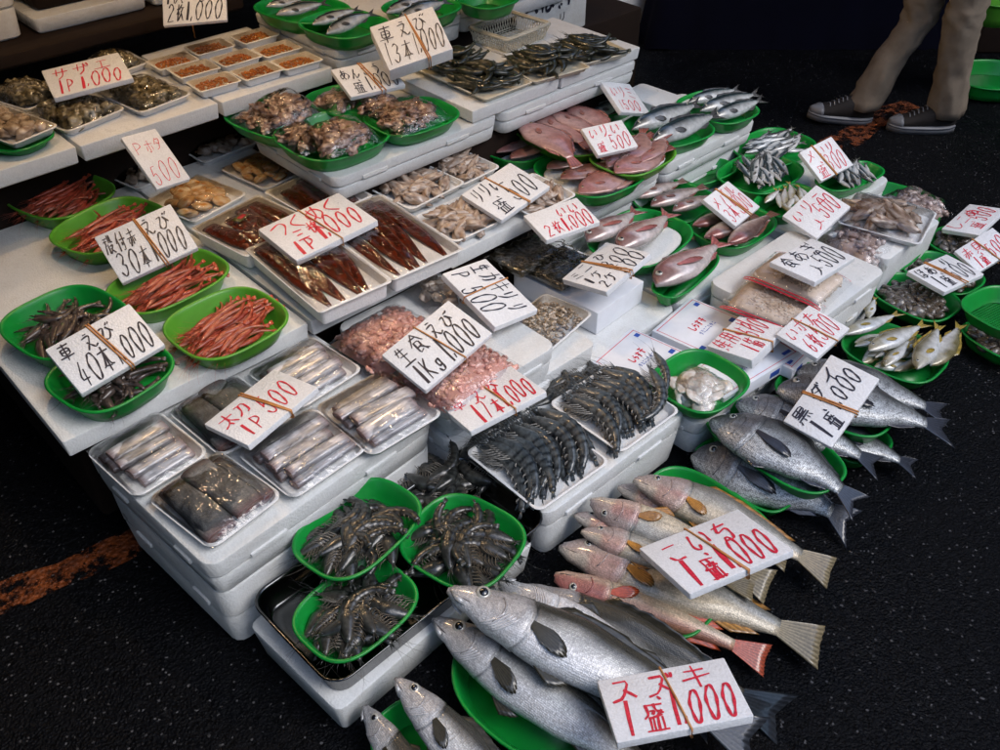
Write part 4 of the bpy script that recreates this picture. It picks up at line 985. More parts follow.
bag([(316, 98), (340, 84), (362, 98), (334, 112)], .57, 'clear bag of darker monkfish left of the white priced sign', AG, '', .035, protos=MEAT, n=12, size=.022, seed=26)
bag([(230, 116), (256, 104), (280, 122), (262, 134)], .56, 'clear bag of reddish monkfish at the bottom of the basket by the roe boxes', AG, '', .03, protos=MEAT, n=9, size=.02, seed=27)

# ================================================================== shrimp baskets on the wet board
def shrimp_basket(cs, z, protos, n, size, lb, lp, seed, mat='green', dirn=.1, spread=.35, h=.055, cat='shrimp', grp=None, zk=(.004, .03)):
    c, yaw, sx, sy = basket4(*cs, z, lb, h=h, mat=mat)
    pile(protos, n, c, yaw, sx * .27, sy * .29, z - h * .62 + zk[0], z - h * .3 + zk[1], size, lp, cat, grp or lp, seed, dirn, spread)
shrimp_basket([(9, 194), (60, 168), (119, 186), (50, 226)], .415, RED, 40, .145, 'lime green basket of red shrimp, rearmost on the wet board', 'thin red shrimp heaped in the rearmost lime green basket', 31, 'lime')
shrimp_basket([(52, 230), (118, 196), (166, 210), (96, 262)], .415, RED, 40, .145, 'lime green basket of red shrimp left of the sign for 30 shrimp', 'thin red shrimp heaped in the basket left of the sign for 30 shrimp', 32, 'lime')
shrimp_basket([(104, 284), (190, 248), (230, 268), (146, 320)], .412, RED, 44, .155, 'lime green basket of red shrimp below the sign for 30 shrimp', 'thin red shrimp heaped in the basket below the sign for 30 shrimp', 33, 'lime')
shrimp_basket([(161, 320), (238, 287), (295, 315), (208, 366)], .415, RED, 48, .16, 'lime green basket of red shrimp in front of the eel trays', 'thin red shrimp heaped in the basket in front of the eel trays', 34, 'lime')
shrimp_basket([(2, 320), (72, 284), (142, 314), (44, 366)], .425, BROWN, 28, .145, 'green basket of brown shrimp at the left end of the wet board', 'small brown shrimp heaped in the green basket at the left end of the board', 35, dirn=.2, spread=1.2)
shrimp_basket([(39, 376), (120, 334), (182, 362), (96, 416)], .415, BROWN, 28, .145, 'green basket of brown shrimp under the sign for 40 shrimp', 'small brown shrimp heaped in the green basket under the sign for 40 shrimp', 36, dirn=.2, spread=1.2)

# ================================================================== squid trays
QG = 'white trays of squid and small octopus'
pack([(343, 184), (396, 162), (425, 170), (372, 196)], .382, 'white tray of dark squid half hidden behind the first squid tray', QG, filler(SQUID, 8, .02, .014, .026, seed=41), film=False)
pack([(366, 183), (416, 162), (465, 180), (410, 212)], .395, 'white tray of pale squid right behind the eel trays', QG, filler(SQUID, 26, .026, .014, .034, seed=42), film=False)
pack([(412, 161), (452, 146), (500, 165), (462, 186)], .385, 'rearmost white tray of brownish squid, beside the pink flatfish', QG, filler(SQUID, 24, .025, .014, .034, seed=43), film=False)
pack([(420, 218), (462, 192), (500, 220), (454, 243)], .385, 'white tray of brownish squid left of the sign for squid at 500', QG, filler(SQUID, 26, .026, .014, .034, seed=44), film=False)
pack([(492, 192), (532, 172), (576, 194), (530, 217)], .385, 'white tray of squid right of the sign for squid at 500', QG, filler(SQUID, 22, .024, .014, .03, seed=45), film=False)

# ================================================================== seaweed bags on a flat carton
def carton(cs, z, h, label, marks=None, seed=0):
    c, yaw, sx, sy = rect4(*cs, z); t = thing('printed_carton', label, 'carton', (c.x, c.y, z - h), yaw, 'flat white printed cartons'); b = MB(); b.box(-sx / 2, sx / 2, -sy / 2, sy / 2, 0, h, .0015, rx=.003); b.build('box', M['paper'], t, smooth=False)
    if marks:
        r = random.Random(seed); q = MB()
        def bar(x0, x1, y0, y1): i = [q.vert((x * sx, y * sy, h + .0006)) for x, y in ((x0, y0), (x1, y0), (x1, y1), (x0, y1))]; q.face(*i)
        for s_ in (-1, 1): bar(-.47, .47, s_ * .43, s_ * .43 + .012); bar(s_ * .46, s_ * .46 + .008, -.43, .43)
        write(q, marks, -.16 * sx, -.02 * sy, .34 * sx, .13 * sy, .0035, h + .0008, r, 0); q.build('printed_frame', M['ink_red'], t, smooth=False)
        q = MB(); write(q, 'リミニニミリニ', -.16 * sx, -.16 * sy, .36 * sx, .07 * sy, .0018, h + .0008, r, 0)
        bar(-.44, -.36, -.36, -.28); bar(.36, .44, .28, .36); bar(.34, .44, -.36, -.28); q.build('small_print', M['ink_blue'], t, smooth=False)
        q = MB()
        for s_ in (-1, 1):
            for x0 in (-.4, .1): q.box(x0 * sx, (x0 + .12) * sx, s_ * (sy / 2 + .0002) - .0003, s_ * (sy / 2 + .0002) + .0003, h * .25, h * .7, .0001)
        q.build('side_print', M['ink_blue'], t, smooth=False)
    return t
carton([(506, 272), (560, 247), (652, 280), (598, 308)], .225, .074, 'tall plain white carton under the two dark seaweed bags')
M['weed'] = vcol('seaweed', .2, 0, .8, 0, 0, 50, .4, bs=.5)
WC = [(.035, .028, .012), (.07, .05, .022), (.10, .075, .04), (.02, .02, .012)]
def weed(cs, z, label, seed):
    c, yaw, sx, sy = rect4(*cs, z); t = thing('seaweed_bag', label, 'bag', (c.x, c.y, z - .035), yaw, 'clear bags of dark seaweed'); b = MB(); r = random.Random(seed)
    b.box(-sx * .46, sx * .46, -sy * .46, sy * .46, 0, .028, .008, rx=.012); b.c = [WC[i % 4] for i in range(len(b.v))]
    for i in range(260):
        x, y = r.uniform(-.44, .44) * sx, r.uniform(-.44, .44) * sy; a = r.uniform(0, 6.3); b.cur = WC[r.randrange(4)]; l = r.uniform(.008, .022)
        z0 = .028 + r.uniform(0, .003); b.tube([(x, y, z0), (x + math.cos(a) * l, y + math.sin(a) * l, z0 + .002), (x + math.cos(a + .6) * l * 1.8, y + math.sin(a + .6) * l * 1.8, z0)], [.0014, .0018, .001], 4, False)
    o = b.build('seaweed_mass', [M['weed']], t); film_mesh(sx, sy, .028, .008, seed, .003, 24, 8).build('film', M['film'], t)
    return t
weed([(480, 253), (524, 229), (564, 244), (522, 272)], .29, 'clear bag of dark seaweed on the left half of the plain carton', 1)
weed([(524, 264), (562, 242), (604, 256), (562, 288)], .27, 'clear bag of dark seaweed next to the sign with two prices', 2)

# ================================================================== pink shrimp bags, small shrimp tray, oysters
PC = [(.86, .47, .39), (.88, .52, .44), (.88, .56, .48), (.86, .44, .36)]
bag([(324, 338), (396, 294), (452, 328), (384, 378)], .345, 'clear bag of pink peeled shrimp nearest the eel trays', 'bags of pink peeled shrimp', 'peeled_shrimp_mass', .05, .030, PC, .019, 51, inset=.9, wr=.006)
bag([(380, 376), (456, 330), (541, 362), (446, 408)], .340, 'clear bag of pink peeled shrimp between the two white priced signs', 'bags of pink peeled shrimp', 'peeled_shrimp_mass', .045, .028, PC, .019, 52, inset=.9, wr=.006)
bag([(406, 287), (440, 268), (482, 296), (446, 312)], .335, 'small clear bag of olive oysters under the rotated sign', 'wrapped scallop and shellfish packs', '', .03, protos=WHELK, n=12, size=.02, seed=53)
pack([(496, 331), (543, 296), (598, 312), (541, 354)], .235, 'white tray heaped with tiny grey brown shrimp under film', 'wrapped tray of tiny shrimp', lambda t, sx, sy: blob_field(t, 'tiny_shrimp_mass', None, sx * .82, sy * .82, .008, .03, .015, [(.26, .19, .12), (.44, .35, .26), (.5, .42, .33)], 54, 'stuff', 4), dome=.012, wr=.0025)
FBX = foam_box(1.22, 1.5, -1.36, -1.21, .152, .21, 'small white foam box under the tray of tiny shrimp', lid=0, taper=.004)

# ================================================================== neat prawn trays
def prawn_tray(cs, z, n, label, lp, seed, size=.185):
    c, yaw, sx, sy = rect4(*cs, z); t = thing('foam_tray', label, 'tray', (c.x, c.y, z - .022), yaw, 'white trays of neatly laid prawns'); tray_mesh(sx, sy, .022, r=.02).build('tray', M['tray'], t)
    r = random.Random(seed); fr = Matrix.Translation((c.x, c.y, z - .022)) @ Matrix.Rotation(yaw, 4, 'Z')
    for row in range(2):
        k = n if row == 0 else n - 5
        for i in range(k):
            x = (i - (k - 1) / 2) * (sx - .04) / k + r.uniform(-.006, .006)
            y = sy * .45 + r.uniform(-.014, .012) - row * .02
            m = fr @ TRS((x + .010, y, .022 + row * .020 + .004 * (i % 2)), (R(0), 0, R(-88) + r.uniform(-.13, .13))) @ TRS((0, 0, 0), (.3 + r.uniform(-.1, .1), .03, 0), sy * r.uniform(.84, .98))
            TPRAWN[r.randrange(3)].place(m, lp, 'prawn', lp)
prawn_tray([(466, 452), (537, 406), (607, 461), (540, 514)], .192, 12, 'white tray of grey prawns at the front edge, beside the steel tray', 'blue grey prawn laid side by side in the tray beside the steel tray', 61)
prawn_tray([(552, 403), (609, 362), (676, 410), (622, 456)], .194, 12, 'white tray of grey prawns next to the jelly basket', 'blue grey prawn laid side by side in the tray next to the jelly basket', 62)
# one prawn hanging over the rim
m = Matrix.Translation(P(650, 368, .235)) @ TRS((0, 0, 0), (0, .14, R(-82)), .21); TPRAWN[2].place(m, 'single long prawn curling over the right rim of the far prawn tray', 'prawn', 'prawns spilling over')
m = Matrix.Translation(P(654, 352, .25)) @ TRS((0, 0, 0), (0, .2, R(-75)), .15); TPRAWN[0].place(m, 'short prawn standing up against the right rim of the far prawn tray', 'prawn', 'prawns spilling over')
# steel tray with three baskets
c, yaw, sx, sy = rect4((236, 600), (468, 455), (545, 525), (345, 670), .165); sx *= 1.04; sy *= 1.04
t = thing('steel_tray', 'dark shiny steel tray carrying three green baskets of prawns', 'tray', (c.x, c.y, .102), yaw)
b = MB(); h = .063
b.loft([rrect(sx - .04, sy - .04, .03, 0), rrect(sx - .03, sy - .03, .035, .003), rrect(sx - .012, sy - .012, .04, h - .006), rrect(sx, sy, .045, h - .003), rrect(sx + .002, sy + .002, .046, h - .001), rrect(sx - .002, sy - .002, .045, h + .001), rrect(sx - .012, sy - .012, .04, h - .001), rrect(sx - .017, sy - .017, .038, h - .008), rrect(sx - .034, sy - .034, .035, .006), rrect(sx - .05, sy - .05, .03, .004)]); b.build('pan', M['steel_dark'] if 'steel_dark' in M else M['steel'], t)
PG = 'dark raw prawn heaped in '
shrimp_basket([(286, 540), (366, 478), (430, 508), (346, 582)], .232, PRAWN, 22, .175, 'round green basket of dark prawns standing highest at the back of the steel tray', PG + 'the highest basket of the steel tray', 71, dirn=.3, spread=.9, h=.05, cat='prawn')
shrimp_basket([(279, 616), (368, 562), (432, 598), (342, 656)], .185, PRAWN, 21, .175, 'round green basket of dark prawns at the front corner of the steel tray', PG + 'the front corner basket of the steel tray', 72, dirn=.5, spread=1.6, h=.05, cat='prawn')
shrimp_basket([(398, 545), (452, 488), (524, 530), (478, 600)], .19, PRAWN, 22, .175, 'round green basket of dark prawns right on the steel tray nearest the sea bass', PG + 'the right basket of the steel tray', 73, dirn=.8, spread=1.5, h=.05, cat='prawn')
pile(PRAWN, 20, P(447, 472, .17), YAW, .13, .07, .125, .18, .165, 'dark raw prawn lying loose behind the baskets of the steel tray', 'prawn', 'loose prawns behind the baskets', 74, .2, 1.6)
pile(PRAWN, 12, P(578, 388, .17), YAW, .11, .05, .16, .185, .15, 'dark raw prawn lying loose behind the two white prawn trays', 'prawn', 'loose prawns behind the white trays', 75, .2, .6)
pile(PRAWN, 10, P(500, 420, .17), YAW, .07, .05, .16, .18, .15, 'dark raw prawn lying loose under the sign for 17 prawns', 'prawn', 'loose prawns under the red sign', 76, .2, 1.)

# ================================================================== dark prawn heaps on the back board
for cs, lb in (([(418, 66), (458, 49), (528, 83), (482, 103)], 'long cream tray with two dark heaps of prawns beside the large priced block'), ([(502, 64), (556, 45), (582, 68), (536, 84)], 'cream tray under the dark prawn heap in the middle of the board'), ([(556, 46), (596, 32), (624, 52), (584, 67)], 'cream tray under the dark prawn heap at the far end of the board')):
    c, yaw, sx, sy = rect4(*cs, .562); t = thing('foam_tray', lb, 'tray', (c.x, c.y, .546), yaw, 'cream trays of dark prawns'); tray_mesh(sx, sy, .018, r=.012).build('tray', M['lattice'], t)
for k, (px, py, rx, lb) in enumerate(((452, 62, .075, 'rear heap beside the large priced block'), (486, 78, .075, 'front heap beside the large priced block'), (543, 62, .085, 'heap in the middle of the board'), (585, 50, .075, 'heap at the far end of the board'))):
    pile(FARPRAWN, 22, P(px, py, .57), YAW, rx * 1.15, .065, .567, .615, .155, 'dark olive prawn in the ' + lb, 'prawn', 'dark olive prawns in the ' + lb, 80 + k, -1.4, .25, full=True)
# cream lattice basket
c, yaw, sx, sy = rect4((477, 25), (509, 11), (546, 21), (506, 43), .60)
t = thing('lattice_basket', 'small empty cream lattice basket on the back board', 'basket', (c.x, c.y, .547), yaw); b = MB(); h = .055
for k, z in ((0, .0), (1, h)):
    q = 1 - .1 * (1 - k); pts = rrect(sx * q, sy * q, .012, z); b.tube([*pts, pts[0]], .003 if k else .002, 5, False)
n_ = 16
for ax, (la, lb_) in enumerate(((sx, sy), (sy, sx))):
    for s_ in (-1, 1):
        for i in range(n_):
            x0 = (i / n_ - .5); x1 = ((i + 1) / n_ - .5)
            for a0, a1 in ((x0, x1), (x1, x0)):
                p0 = (a0 * la * .9, s_ * lb_ / 2 * .9, .002); p1 = (a1 * la * .97, s_ * lb_ / 2, h - .012); 
                if ax: p0 = (p0[1], p0[0], p0[2]); p1 = (p1[1], p1[0], p1[2])
                b.tube([p0, p1], .0013, 4, False)
        e = [(-la / 2, s_ * lb_ / 2, h - .006), (la / 2, s_ * lb_ / 2, h - .006)]
        if ax: e = [(y, x, z) for x, y, z in e]
        b.tube(e, .0055, 6)
b.build('side_lattice', M['lattice'], t); b = MB()
for i in range(12):
    x = (i / 11 - .5) * sx * .86; b.tube([(x, -sy * .44, .001), (x, sy * .44, .001)], .0014, 4); y = (i / 11 - .5) * sy * .86; b.tube([(-sx * .44, y, .001), (sx * .44, y, .001)], .0014, 4)
b.build('base', M['lattice'], t)

# ================================================================== sardines at the back
def fishes(kind, lst, z, label, cat, group, lod=1, scales=False, flips=None, name=None, dz=.0):
    for i, q in enumerate(lst):
        (x0, y0, x1, y1) = q[:4]; zz = q[4] if len(q) > 4 else z
        fl = q[5] if len(q) > 5 else 1
        fish(kind, (x0, y0), (x1, y1), zz, zz - dz, label if isinstance(label, str) else label[i], cat, group, fl, bend=rnd.uniform(-.12, .12), lod=lod, scales=scales, name=name or 'small_fish', roll=rnd.uniform(-.2, .2))
SB = 'green plastic baskets of sardines'
basket4((304, 22), (344, 4), (382, 22), (344, 43), .70, 'green basket with two dark backed sardines nearest the large priced block', group=SB)
basket4((384, 6), (420, -8), (458, 4), (424, 24), .70, 'green basket of sardines right above the large priced block', group=SB)
basket4((262, 6), (300, -12), (342, 8), (304, 28), .695, 'green basket of sardines at the left end of the sardine box', group=SB)
basket4((456, -2), (486, -14), (520, -2), (486, 10), .70, 'green basket at the far right end of the sardine box', group=SB)
fishes('mackerel', [(312, 24, 362, 8, .705), (326, 33, 378, 12, .71)], .7, ['dark backed sardine at the back of the nearest sardine basket', 'silvery sardine at the front of the nearest sardine basket'], 'fish', 'sardines on the back box')
fishes('mackerel', [(386, 12, 436, -6, .71), (398, 18, 452, 0, .71)], .7, ['silvery sardine at the back of the basket above the priced block', 'silvery sardine at the front of the basket above the priced block'], 'fish', 'sardines on the back box')
fishes('mackerel', [(266, 6, 310, -4, .70), (276, 14, 330, 2, .71)], .7, ['sardine at the back of the basket left on the sardine box', 'sardine at the front of the basket left on the sardine box'], 'fish', 'sardines on the back box')

# ================================================================== pink flatfish
FG = 'green baskets of pink flatfish'
basket4((466, 142), (512, 116), (558, 138), (526, 166), .345, 'green basket of pink flatfish at the left, beside the squid trays', plate=True, group=FG)
basket4((537, 166), (590, 140), (640, 172), (592, 204), .345, 'green basket of pink flatfish in front, below the pink priced sign', plate=True, group=FG)
basket4((517, 124), (560, 100), (622, 134), (570, 162), .385, 'green oval basket heaped with pink flatfish left of the pink priced sign', plate=True, mat='lime', h=.045, group=FG)
basket4((590, 158), (630, 132), (678, 152), (634, 178), .375, 'green oval basket of flatfish tails right of the pink priced sign', plate=True, mat='lime', h=.045, group=FG)
FF = 'pink flatfish'
L_ = 'pink flatfish lying in the %s'
fishes('flatfish', [(474, 133, 522, 118), (484, 142, 536, 122, .345), (496, 152, 548, 130, .35), (510, 158, 556, 138, .352)], .34, L_ % 'basket beside the squid trays', 'fish', FF + ' beside the squid trays', 1, flips=1)
fishes('flatfish', [(520, 121, 572, 152, .40), (536, 114, 590, 148, .405), (552, 110, 606, 142, .405), (568, 106, 618, 134, .40)], .34, L_ % 'oval basket left of the pink priced sign', 'fish', FF + ' in the oval basket', 1)
fish('flatfish', (522, 122), (578, 168), .42, .40, 'large pink flatfish whose tail hangs over the oval basket', 'fish', 'topmost flatfish', 1, lod=1, bend=-.2, scales=False, droop=.15)
fishes('flatfish', [(546, 168, 598, 152, .34), (560, 178, 622, 160, .35), (578, 192, 640, 168, .355), (600, 190, 640, 176, .345)], .34, L_ % 'front basket below the pink priced sign', 'fish', FF + ' in the front basket', 1)
fishes('flatfish', [(606, 166, 662, 140, .37), (614, 172, 672, 146, .38), (600, 158, 655, 134, .375)], .34, L_ % 'basket right of the pink priced sign', 'fish', FF + ' right of the sign', 1)
fishes('flatfish', [(588, 152, 606, 118, .38), (630, 160, 644, 128, .385), (640, 162, 668, 134, .385)], .34, 'pink flatfish with its brown tail sticking up behind the pink priced sign', 'fish', FF + ' with raised tails', 1)

# ================================================================== mackerel
basket4((680, 100), (710, 90), (760, 106), (722, 130), .352, 'green basket of three mackerel at the far end of the lid board', group='green baskets of mackerel')
basket4((628, 124), (670, 104), (714, 130), (664, 150), .345, 'green basket of two big mackerel behind the flatfish tails', group='green baskets of mackerel')
basket4((560, 98), (600, 84), (640, 100), (598, 120), .345, 'green basket of mackerel left under the tilted faded sign', group='green baskets of mackerel')
fish('mackerel', (632, 128), (704, 102), .375, .37, 'big mackerel lying at the back of the two mackerel basket', 'fish', 'mackerel', 1, lod=1, scales=False)
fish('mackerel', (652, 140), (722, 112), .38, .37, 'big mackerel lying at the front of the two mackerel basket', 'fish', 'mackerel', 1, lod=1, scales=False)
fish('mackerel', (688, 102), (742, 88), .365, .365, 'mackerel at the back of the far end basket', 'fish', 'mackerel', 1, lod=1, scales=False)
fish('mackerel', (700, 110), (762, 92), .372, .37, 'mackerel in the middle of the far end basket', 'fish', 'mackerel', 1, lod=1, scales=False)
fish('mackerel', (712, 118), (766, 98), .36, .36, 'mackerel at the front of the far end basket', 'fish', 'mackerel', 1, lod=1, scales=False)
fish('mackerel', (572, 108), (618, 92), .36, .36, 'mackerel behind the left edge of the faded sign', 'fish', 'mackerel', 1, lod=1, scales=False)
fish('mackerel', (588, 116), (632, 98), .365, .36, 'mackerel just left below the faded sign', 'fish', 'mackerel', 1, lod=1, scales=False)
c, yaw, sx, sy = rect4((628, 90), (640, 80), (692, 98), (668, 114), .345); t = thing('foam_board', 'small grey white foam lid behind the faded sign', 'foam board', (c.x, c.y, .30), yaw, 'white foam display boards'); b = MB(); b.box(-sx / 2, sx / 2, -sy / 2, sy / 2, 0, .04, .006, rx=.02); b.build('slab', M['foam'], t)

# ================================================================== sea bream, rockfish, small fish on the right
basket4((584, 242), (636, 206), (692, 228), (650, 272), .215, 'green basket of two grey pink sea bream behind the two price sign', plate=True, group='green baskets of sea bream')
basket4((652, 284), (690, 250), (727, 258), (674, 298), .205, 'green basket with a single sea bream beside the whitebait bags', plate=False, group='green baskets of sea bream')
fish('seabream', (586, 240), (640, 208), .245, .24, 'dark grey sea bream on the left of its basket', 'fish', 'sea bream', 1, lod=1, scales=False, bend=.15)
fish('seabream', (618, 248), (672, 210), .25, .24, 'pink grey sea bream on the right, its head over the two price sign', 'fish', 'sea bream', 1, lod=1, scales=False, bend=.2)
fish('seabream', (655, 284), (724, 238), .225, .225, 'single pink sea bream alone in its basket', 'fish', 'sea bream', 1, lod=1, scales=False, bend=.15)
basket4((630, 198), (668, 178), (722, 198), (684, 226), .205, 'green basket of three round eyed brown fish left of the 3 fish sign', group='green baskets on the far foam box')
fishes('rockfish', [(634, 197, 686, 180, .215), (650, 205, 706, 186, .22), (672, 210, 722, 194, .215)], .2, ['mottled brown fish at the back of the basket left of the 3 fish sign', 'mottled brown fish in the middle of the basket left of the 3 fish sign', 'mottled brown fish at the front of the basket left of the 3 fish sign'], 'fish', 'mottled brown fish', 1)
basket4((688, 226), (730, 200), (778, 220), (738, 252), .20, 'green basket of dark red rockfish under the 3 fish sign', group='green baskets on the far foam box')
fishes('rockfish', [(694, 226, 742, 208, .215, -1), (706, 238, 756, 214, .215, -1), (730, 244, 776, 212, .22, -1)], .2, ['dark red rockfish at the left under the 3 fish sign', 'dark red rockfish in the middle under the 3 fish sign', 'paler rockfish with big head right of the 3 fish sign'], 'fish', 'dark red rockfish', 1)
basket4((714, 172), (756, 152), (808, 166), (764, 198), .205, 'green basket of little silver fish in the middle, left of the sign at 300', group='green baskets on the far foam box')
basket4((724, 148), (772, 128), (826, 144), (776, 164), .20, 'rearmost green basket of little silver fish behind the sign at 300', group='green baskets on the far foam box')
basket4((826, 180), (852, 156), (880, 170), (842, 196), .20, 'green basket of little silver fish right of the sign at 300', group='green baskets on the far foam box')
basket4((752, 200), (790, 182), (826, 196), (786, 220), .195, 'green basket of small dark fish above the sign with two brush strokes', group='green baskets on the far foam box')
basket4((676, 172), (716, 158), (740, 168), (700, 186), .195, 'empty looking green basket behind the mottled brown fish', group='green baskets on the far foam box')
def small(cs, z, n, kind, label, group, seed, size, dirn, spread):
    c, yaw, sx, sy = rect4(*cs, z); r = random.Random(seed)
    ms = [fish_meshes(kind, size * r.uniform(.9, 1.15), r.uniform(-.5, .5), .1, 1 if size > .12 else 0, seed + i, False) for i in range(3)]
    for i in range(n):
        a = i * 2.39996; q = math.sqrt((i + .5) / n) * .62; th = dirn + r.uniform(-spread, spread); x, y = q * math.cos(a) * sx / 2, q * math.sin(a) * sy / 2
        m = Matrix.Translation((c.x, c.y, 0)) @ Matrix.Rotation(yaw, 4, 'Z') @ Matrix.Translation((x - math.cos(th) * size / 2, y - math.sin(th) * size / 2, z + .018 * (1 - q) + r.uniform(-.004, .004))) @ TRS((0, 0, 0), (r.uniform(-.5, .5) + math.pi * (r.random() < .4), r.uniform(-.15, .15), 0)) 
        m = Matrix.Translation(m.translation) @ Matrix.Rotation(yaw + th, 4, 'Z') @ TRS((0, 0, 0), (r.uniform(-.4, .4) + math.pi * (r.random() < .35), r.uniform(-.12, .12), 0))
        b_, kk = ms[i % 3]; Proto('small_fish', b_, kk).place(m, label, 'fish', group)
small([(714, 172), (756, 152), (808, 166), (764, 198)], .2, 34, 'sardine', 'little silver fish in the basket left of the sign at 300', 'little silver fish left of the sign', 91, .135, .7, .5)
small([(724, 148), (772, 128), (826, 144), (776, 164)], .2, 34, 'sardine', 'little silver fish in the rearmost basket behind the sign at 300', 'little silver fish in the rearmost basket', 92, .14, -.2, .5)
small([(826, 180), (852, 156), (880, 170), (842, 196)], .2, 28, 'sardine', 'little silver fish in the basket right of the sign at 300', 'little silver fish right of the sign', 93, .12, 1.0, .5)
small([(752, 200), (790, 182), (826, 196), (786, 220)], .185, 16, 'yellowstripe', 'small dark fish above the sign with two brush strokes', 'small dark fish', 94, .12, .7, .6)

# ================================================================== squid bags on the right
basket4((800, 250), (860, 176), (944, 206), (900, 268), .075, 'wide green basket under the tray of pale squid bodies', group='green plastic baskets')
t, _, _ = pack([(836, 222), (858, 192), (938, 212), (918, 243)], .20, 'white tray of pale pink squid bodies under shiny film', 'squid on the right', lambda t, sx, sy: scatter_parts(t, SQUID, 12, sx * .36, sy * .33, .022, .034, .035, 95, 'squid_piece'), dome=.03, seed=95)
foam_box(2.5, 2.86, -1.17, -.90, .02, .175, 'foam box under the tray of pale squid', lid=0)
SQ = [(.55, .42, .37), (.62, .52, .48), (.48, .34, .3)]
bag([(800, 244), (846, 214), (908, 236), (882, 274)], .17, 'clear bag of pale squid lying in front of the squid tray', 'squid on the right', 'squid_mass', .06, .045, SQ, .03, 96, wr=.01, inset=.8)
bag([(868, 196), (910, 184), (962, 206), (924, 226)], .10, 'clear bag of squid on the ground behind the squid tray', 'squid on the right', 'squid_mass', .06, .045, SQ, .03, 97, wr=.01, inset=.8)

# ================================================================== whitebait bags with red stripes, cartons, jelly
M['bait'] = vcol('whitebait', .45, 0, .2, 0, 0, 80, .15, bs=.6)
BC = [(.74, .63, .53), (.78, .7, .62), (.68, .56, .46)]
def bait(cs, z, label, seed, h=.03, tilt=(0, 0)):
    c, yaw, sx, sy = rect4(*cs, z); t = thing('whitebait_bag', label, 'bag', group='whitebait bags with red striped edges', mat=Matrix.Translation((c.x, c.y, z - h)) @ Matrix.Rotation(yaw, 4, 'Z') @ Euler((tilt[0], tilt[1], 0)).to_matrix().to_4x4())
    blob_field(t, 'whitebait_mass', None, sx * .84, sy * .84, .0, h * .75, .009, BC, seed, 'stuff', 6, M['bait'])
    b = MB(); b.box(-sx * .42, sx * .42, -sy * .42, sy * .42, .0, h * .72, .006, rx=.02); b.c = [BC[0]] * len(b.v); o = b.build('packed_whitebait', [M['bait']], t)
    film_mesh(sx, sy, .003, h * .95, seed, .003, 26, 6).build('film', M['film'], t)
    for s_ in (-1, 1):
        b = MB(); ids = []
        for k in (0, 1):
            b2 = []
            for i in range(25):
                x = (i / 24 * 2 - 1); yy = s_ * (.90 + .05 * k)
                for wdt in (0, .022):
                    y = yy + s_ * wdt; e = (1 - abs(x * .97) ** 6) * (1 - min(1, abs(y)) ** 6); b2.append(b.vert((y * sx / 2, x * .96 * sy / 2, .0055 + h * .95 * e + .002)))
            for i in range(24): b.face(b2[2 * i], b2[2 * i + 1], b2[2 * i + 3], b2[2 * i + 2])
        b.build('red_stripe', M['ink_red'], t)
    return t
bait([(712, 302), (748, 278), (842, 298), (796, 326)], .235, 'lower whitebait bag with red stripes lying flat on the foam box', 1)
tb = bait([(736, 272), (778, 246), (864, 274), (820, 298)], .27, 'upper whitebait bag with red stripes under the black lettered sign', 2, .035)
carton([(644, 332), (694, 300), (752, 322), (708, 350)], .158, .028, 'printed white carton with red frame, just left of the sign at 500 per box', 'しらす干', 3)
carton([(588, 362), (632, 330), (690, 352), (646, 386)], .152, .022, 'printed white carton with red frame behind the jelly basket', 'しらす干', 4)
carton([(690, 372), (760, 328), (800, 350), (724, 402)], .168, .04, 'printed white carton with blue side marks under the two red signs', 'しらす干', 5)
carton([(745, 350), (800, 312), (842, 328), (790, 366)], .162, .034, 'printed white carton between the red priced sign and the bream basket', 'しらす干', 6)
basket4((646, 376), (694, 350), (756, 376), (704, 418), .20, 'green basket holding the round bag of pale jelly slices', h=.05)
c, yaw, sx, sy = rect4((646, 376), (694, 350), (756, 376), (704, 418), .20); t = thing('jelly_bag', 'clear round bag of pale translucent jelly slices in its green basket', 'bag', (c.x, c.y, .165), yaw)
M['jelly'] = vcol('pale_jelly', .12, 0, .8, 0, 0, 20, .12, bs=.3, sss=.3)
JE = lumps('jelly_slice', M['jelly'], 99, 3, sc=(1, .9, .25), amp=.25, cols=[(.66, .6, .52), (.74, .71, .66), (.55, .46, .36), (.72, .7, .66)])
scatter_parts(t, JE, 22, sx * .27, sy * .27, .004, .03, .028, 5); film_mesh(sx * .8, sy * .8, .0, .04, 7, .004, 26, 2.5).build('film', M['bag'], t)

# ================================================================== clams
CLAM = [Proto('clam', lump_mesh('clam', M['shell'], 200 + i, (1, .8, .5), .06, 1.2, 3, [(.015, .012, .01), (.12, .09, .06), (.04, .03, .025), (.2, .16, .12), (.07, .05, .04)])) for i in range(4)]
def clams(cs, z, n, lb, lc, seed, size=.021):
    c, yaw, sx, sy = basket4(*cs, z, lb, h=.05, group='green baskets of clams'); r = random.Random(seed)
    for i in range(n):
        a = i * 2.39996; q = math.sqrt((i + .5) / n) * .78; m = Matrix.Translation((c.x, c.y, z - .022 + .012 * (1 - q * q) + r.uniform(-.002, .003))) @ Matrix.Rotation(yaw, 4, 'Z') @ TRS((q * math.cos(a) * sx / 2, q * math.sin(a) * sy / 2, 0), (r.uniform(-.7, .7), r.uniform(-.7, .7), r.uniform(0, 6)), size * r.uniform(.8, 1.2))
        CLAM[r.randrange(4)].place(m, lc, 'clam', lc)
clams([(870, 290), (902, 270), (962, 300), (932, 325)], .075, 52, 'green basket of clams left below the black lettered sign', 'brown clam in the basket left below the black lettered sign', 1)
clams([(902, 264), (930, 250), (985, 274), (956, 300)], .07, 34, 'green basket of clams hidden behind the black lettered sign', 'brown clam in the basket behind the black lettered sign', 2)
